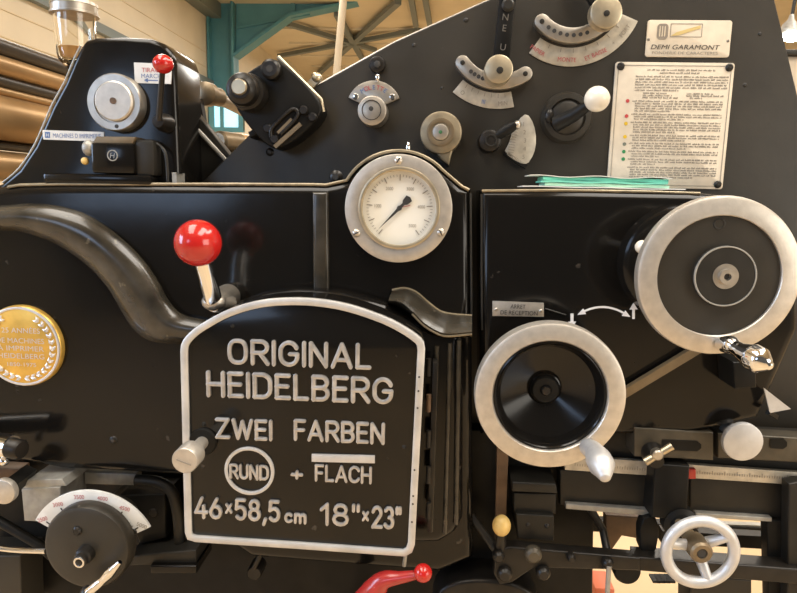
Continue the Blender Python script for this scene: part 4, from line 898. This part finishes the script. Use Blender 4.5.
B().lathe(P(658.5, 456, YR-.068), (0, 1, 0), [(0, 0), (.0055, 0), (.0075, .002), (.0075, .012)], 24).build('clamp_cap', STEEL, slb)
part(B().prism(XZ([(718, 433), (797, 438), (860, 442), (860, 466), (718, 458)], YR-.01), YR-.01, YR+.02, .002), 'slotted_bar', SLOTM, 'second slotted bar reaching out past the white knob'); b = B().prism(XZ([(770, 438.5), (783, 438), (787, 442), (787, 446), (783, 449), (770, 448)], YR-.011), YR-.0115, YR-.0095); part(b, 'slot', DULL)
kb = B(); disc(kb, 743.5, 442.5, YR-.05, 19.6, .008, .06, 56); kb.lathe(P(743.5, 442.5, YR-.042), (0, 1, 0), [(.012, 0), (.012, .05)], 24); part(kb, 'round_knob', CAST, 'flat pale aluminium knob on the rail')
part(B().prism(XZ([(560, 470), (655, 474), (655, 512), (560, 505)], YR+.01), YR+.01, YR+.03, .002), 'cover_plate', GREYB, 'dark cover plate below the ruler'); part(B().prism(XZ([(690, 474), (860, 484), (860, 528), (690, 515)], YR+.01), YR+.01, YR+.03, .002), 'cover_plate', GREYB, 'dark cover plate beside the red mark')
part(B().prism(XZ([(566, 504), (650, 510), (650, 516), (566, 509)], YR), YR, YR+.02, .001), 'plate_edge', GREYBLK, 'worn light strip at the cover plate edge'); part(B().prism(XZ([(696, 513), (772, 518), (772, 522), (696, 517)], YR), YR, YR+.02, .001), 'rack_strip', GREYBLK)
part(B().prism(XZ([(655, 464), (690, 466), (687, 521), (652, 518)], YR-.03), YR-.03, YR+.03, .003), 'carriage_block', DULL, 'black block carrying the small spoked wheel')
part(B().prism(XZ([(686, 469), (696, 469.5), (696, 479), (687, 479)], YR-.004), YR-.004, YR+.012, .0008), 'red_marker', RED, 'small red index mark on the ruler')
b = B(); c = P(700.5, 552, -.075); b.lathe(P(676, 517, YR-.01), c-P(676, 517, YR-.01), [(0, 0), (.024, 0), (.025, .003), (.025, .02), (.018, .024), (.014, .05)], 36); part(b, 'wheel_collar', DULL)
# small spoked wheel
YX = -.085; c = P(700, 552, YX); s = S(700, 552, YX); rm, tr = 33*s, 5.6*s
b = B(); rings = []
for i in range(72):
    a = 2*PI*i/72; d = Vector((math.cos(a), 0, math.sin(a)))
    rings.append([c+d*(rm+tr*math.cos(t)*1.05)+Vector((0, tr*math.sin(t), 0)) for t in [2*PI*j/16 for j in range(16)]])
rings.append(rings[0]); b.grid(rings, True)
sw = part(b, 'handwheel', CAST, 'small silver handwheel with three spokes')
for a in (-70, 35, 165):
    a = math.radians(a); d = Vector((math.cos(a), 0, math.sin(a))); B().tube([c+d*8*s+Vector((0, .012, 0)), c+d*31*s], [6*s, 4.6*s], 14).build('spoke', CAST, sw)
B().lathe(c+Vector((-.002, -.012, .004)), (0, 1, 0), [(0, .003), (5*s, .003), (5.3*s, 0), (9*s, 0), (11*s, .003), (11.5*s, .03), (7*s, .035), (7*s, .09)], 36).build('hub', RODM, sw, 'brass coloured hub'); B().lathe(c+Vector((-.002, -.0105, .004)), (0, 1, 0), [(0, 0), (4.8*s, 0), (4.8*s, .001)], 6).build('socket', INKTXT, sw)
# cross bars
part(B().prism(XZ([(636, 557), (860, 574), (860, 590), (636, 571)], -.01), -.01, .02, .003), 'cross_bar', GREASE, 'long dark cross bar behind the small wheel')
part(B().obox(P(660, 534, .12), P(860, 545, .12), .02, .022, (0, 0, 1)), 'rear_rail', GREYB); part(B().obox(P(690, 524, .2), P(860, 530, .2), .012, .01, (0, 0, 1)), 'rear_rail', GREYBLK); part(B().obox(P(560, 522, .2), P(860, 536, .2), .02, .02, (0, 0, 1)), 'rear_rail', DULL)
part(B().prism(XZ([(767, 520), (860, 524), (860, 640), (770, 640)], .02), .02, .04, .003), 'end_post', DULL, 'black end post'); part(B().prism(XZ([(789, 484), (799, 482), (860, 482), (860, 640), (787, 640)], -.0), -.0, .02, .003), 'end_plate', GREYB)
part(B().prism(chaikin(XZ([(640, 520), (655, 515), (660, 530), (655, 556), (640, 556)], .01), 1), .01, .03, .002), 'cable_loop', DULL); part(B().tube([P(590, 508, .03), P(603, 530, .03), P(608, 556, .0)], .006, 10), 'link_rod', GREASE)
part(B().lathe(P(628, 573, .0), (0, 1, 0), [(0, 0), (.018, 0), (.02, .004), (.02, .03)], 28), 'pulley', DULL)
part(B().prism(XZ([(690, 576), (752, 580), (752, 640), (690, 640)], .03), .03, .08, .003), 'motor_case', FRAMEB)
b = B()
for k in range(4): b.box(tuple(P(653+5*k, 583, .03)), tuple(P(656+5*k, 574, .05)))
part(b, 'toothed_rack', DULL)
part(B().prism(XZ([(606, 515), (650, 518), (645, 540), (622, 536), (612, 550), (606, 545)], .10), .10, .12, .002), 'rear_bracket', BROWN)

# ------------------------------------------------------------------ leaflets on the ledge
zt_ = max(v.z for v in [P(600, 189.8, 0)])
def leaflet(name, xa, xb, z, th, m, label, dy=0, tilt=0.0, depth=.06):
    b = B(); n = 14; rings = []
    for i in range(n+1):
        x = xa+(xb-xa)*i/n; zz = z+.0012*math.sin(i*1.1+z*900)*(1 if th < .0012 else .3)+tilt*(i/n)
        y0 = .016+dy+.002*math.sin(i*.7)
        rings.append([(x, y0, zz), (x, y0+depth, zz), (x, y0+depth, zz+th), (x, y0, zz+th)])
    b.grid(rings, True, True, True); o = b.build(name, m); return thing(o, label, 'paper leaflet', 'leaflets on the press ledge')
X = lambda px: P(px, 182, .02).x
z = zt_+.0022
for nm, a, c, th, m, lab, dy, dp in (('paper_leaflet', 522, 684, .0016, WHITEP, 'long white sheet, lowest of the leaflets on the press ledge', -.004, .062), ('paper_leaflet', 545, 669, .0040, GREENP, 'pale green leaflet above the lowest white sheet', .002, .056), ('paper_leaflet', 541, 667, .0026, TEALP, 'thin teal leaflet directly above the pale green one', .0, .056), ('paper_leaflet', 543, 668, .0045, TEALP, 'thick teal leaflet under the white cover sheet', .003, .054), ('paper_leaflet', 529, 671, .0010, WHITEP, 'curled white cover sheet on top of the teal leaflets', .0, .056)):
    leaflet(nm, X(a), X(c), z, th, m, lab, dy, 0, dp); z += th+.0006+.0012*(th < .0012)

# ------------------------------------------------------------------ hall things seen past the press
lm = thing(empty('work_lamp', P(789, 35, 1.6)), 'bright hanging work lamp seen beyond the slanted edge of the press frame', 'lamp')
p = P(789, 33, 1.6)
B().ball(p+Vector((0, -.02, -.018)), .024, (1.3, 1, .7)).build('bulb', emit_mat('lamp_glow', (1.0, .93, .78), 40), lm, 'glowing bulb')
B().lathe(p+Vector((0, .0, .0)), (.2, .3, 1), [(.028, -.012), (.034, 0), (.026, .03), (.012, .05), (.008, .07)], 28).build('lamp_shade', GREYBLK, lm)
B().tube([p+Vector((.014, .02, .07)), p+Vector((.05, .05, .35)), p+Vector((.06, .05, ZC-p.z-.02))], .006, 10).build('lamp_arm', GREYB, lm)
m2 = thing(empty('paper_cabinet', P(840, 300, 3.0)*1.0), 'beige cabinet standing behind the press past its slanted edge', 'cabinet')
m2.location.z = 0; WLOC[m2.name] = Vector(m2.location)
x = P(778, 80, 3.0).x; zt2 = P(790, 56, 3.0).z
B().box((x, 3.0, 0), (x+1.3, 3.7, zt2), .01).build('body', mat('beige_sheet_metal', (.45, .37, .27), .5), m2); B().box((x-.03, 2.97, zt2), (x+1.33, 3.73, zt2+.03), .005).build('top_board', GREYB, m2)
ob = thing(B().box((P(596, 570, .9).x, .9, 0), (P(607, 570, .9).x+.03, 1.0, P(598, 588, .9).z), .01).build('storage_crate', ORANGE), 'orange-red crate standing on the tan floor under the press', 'crate')
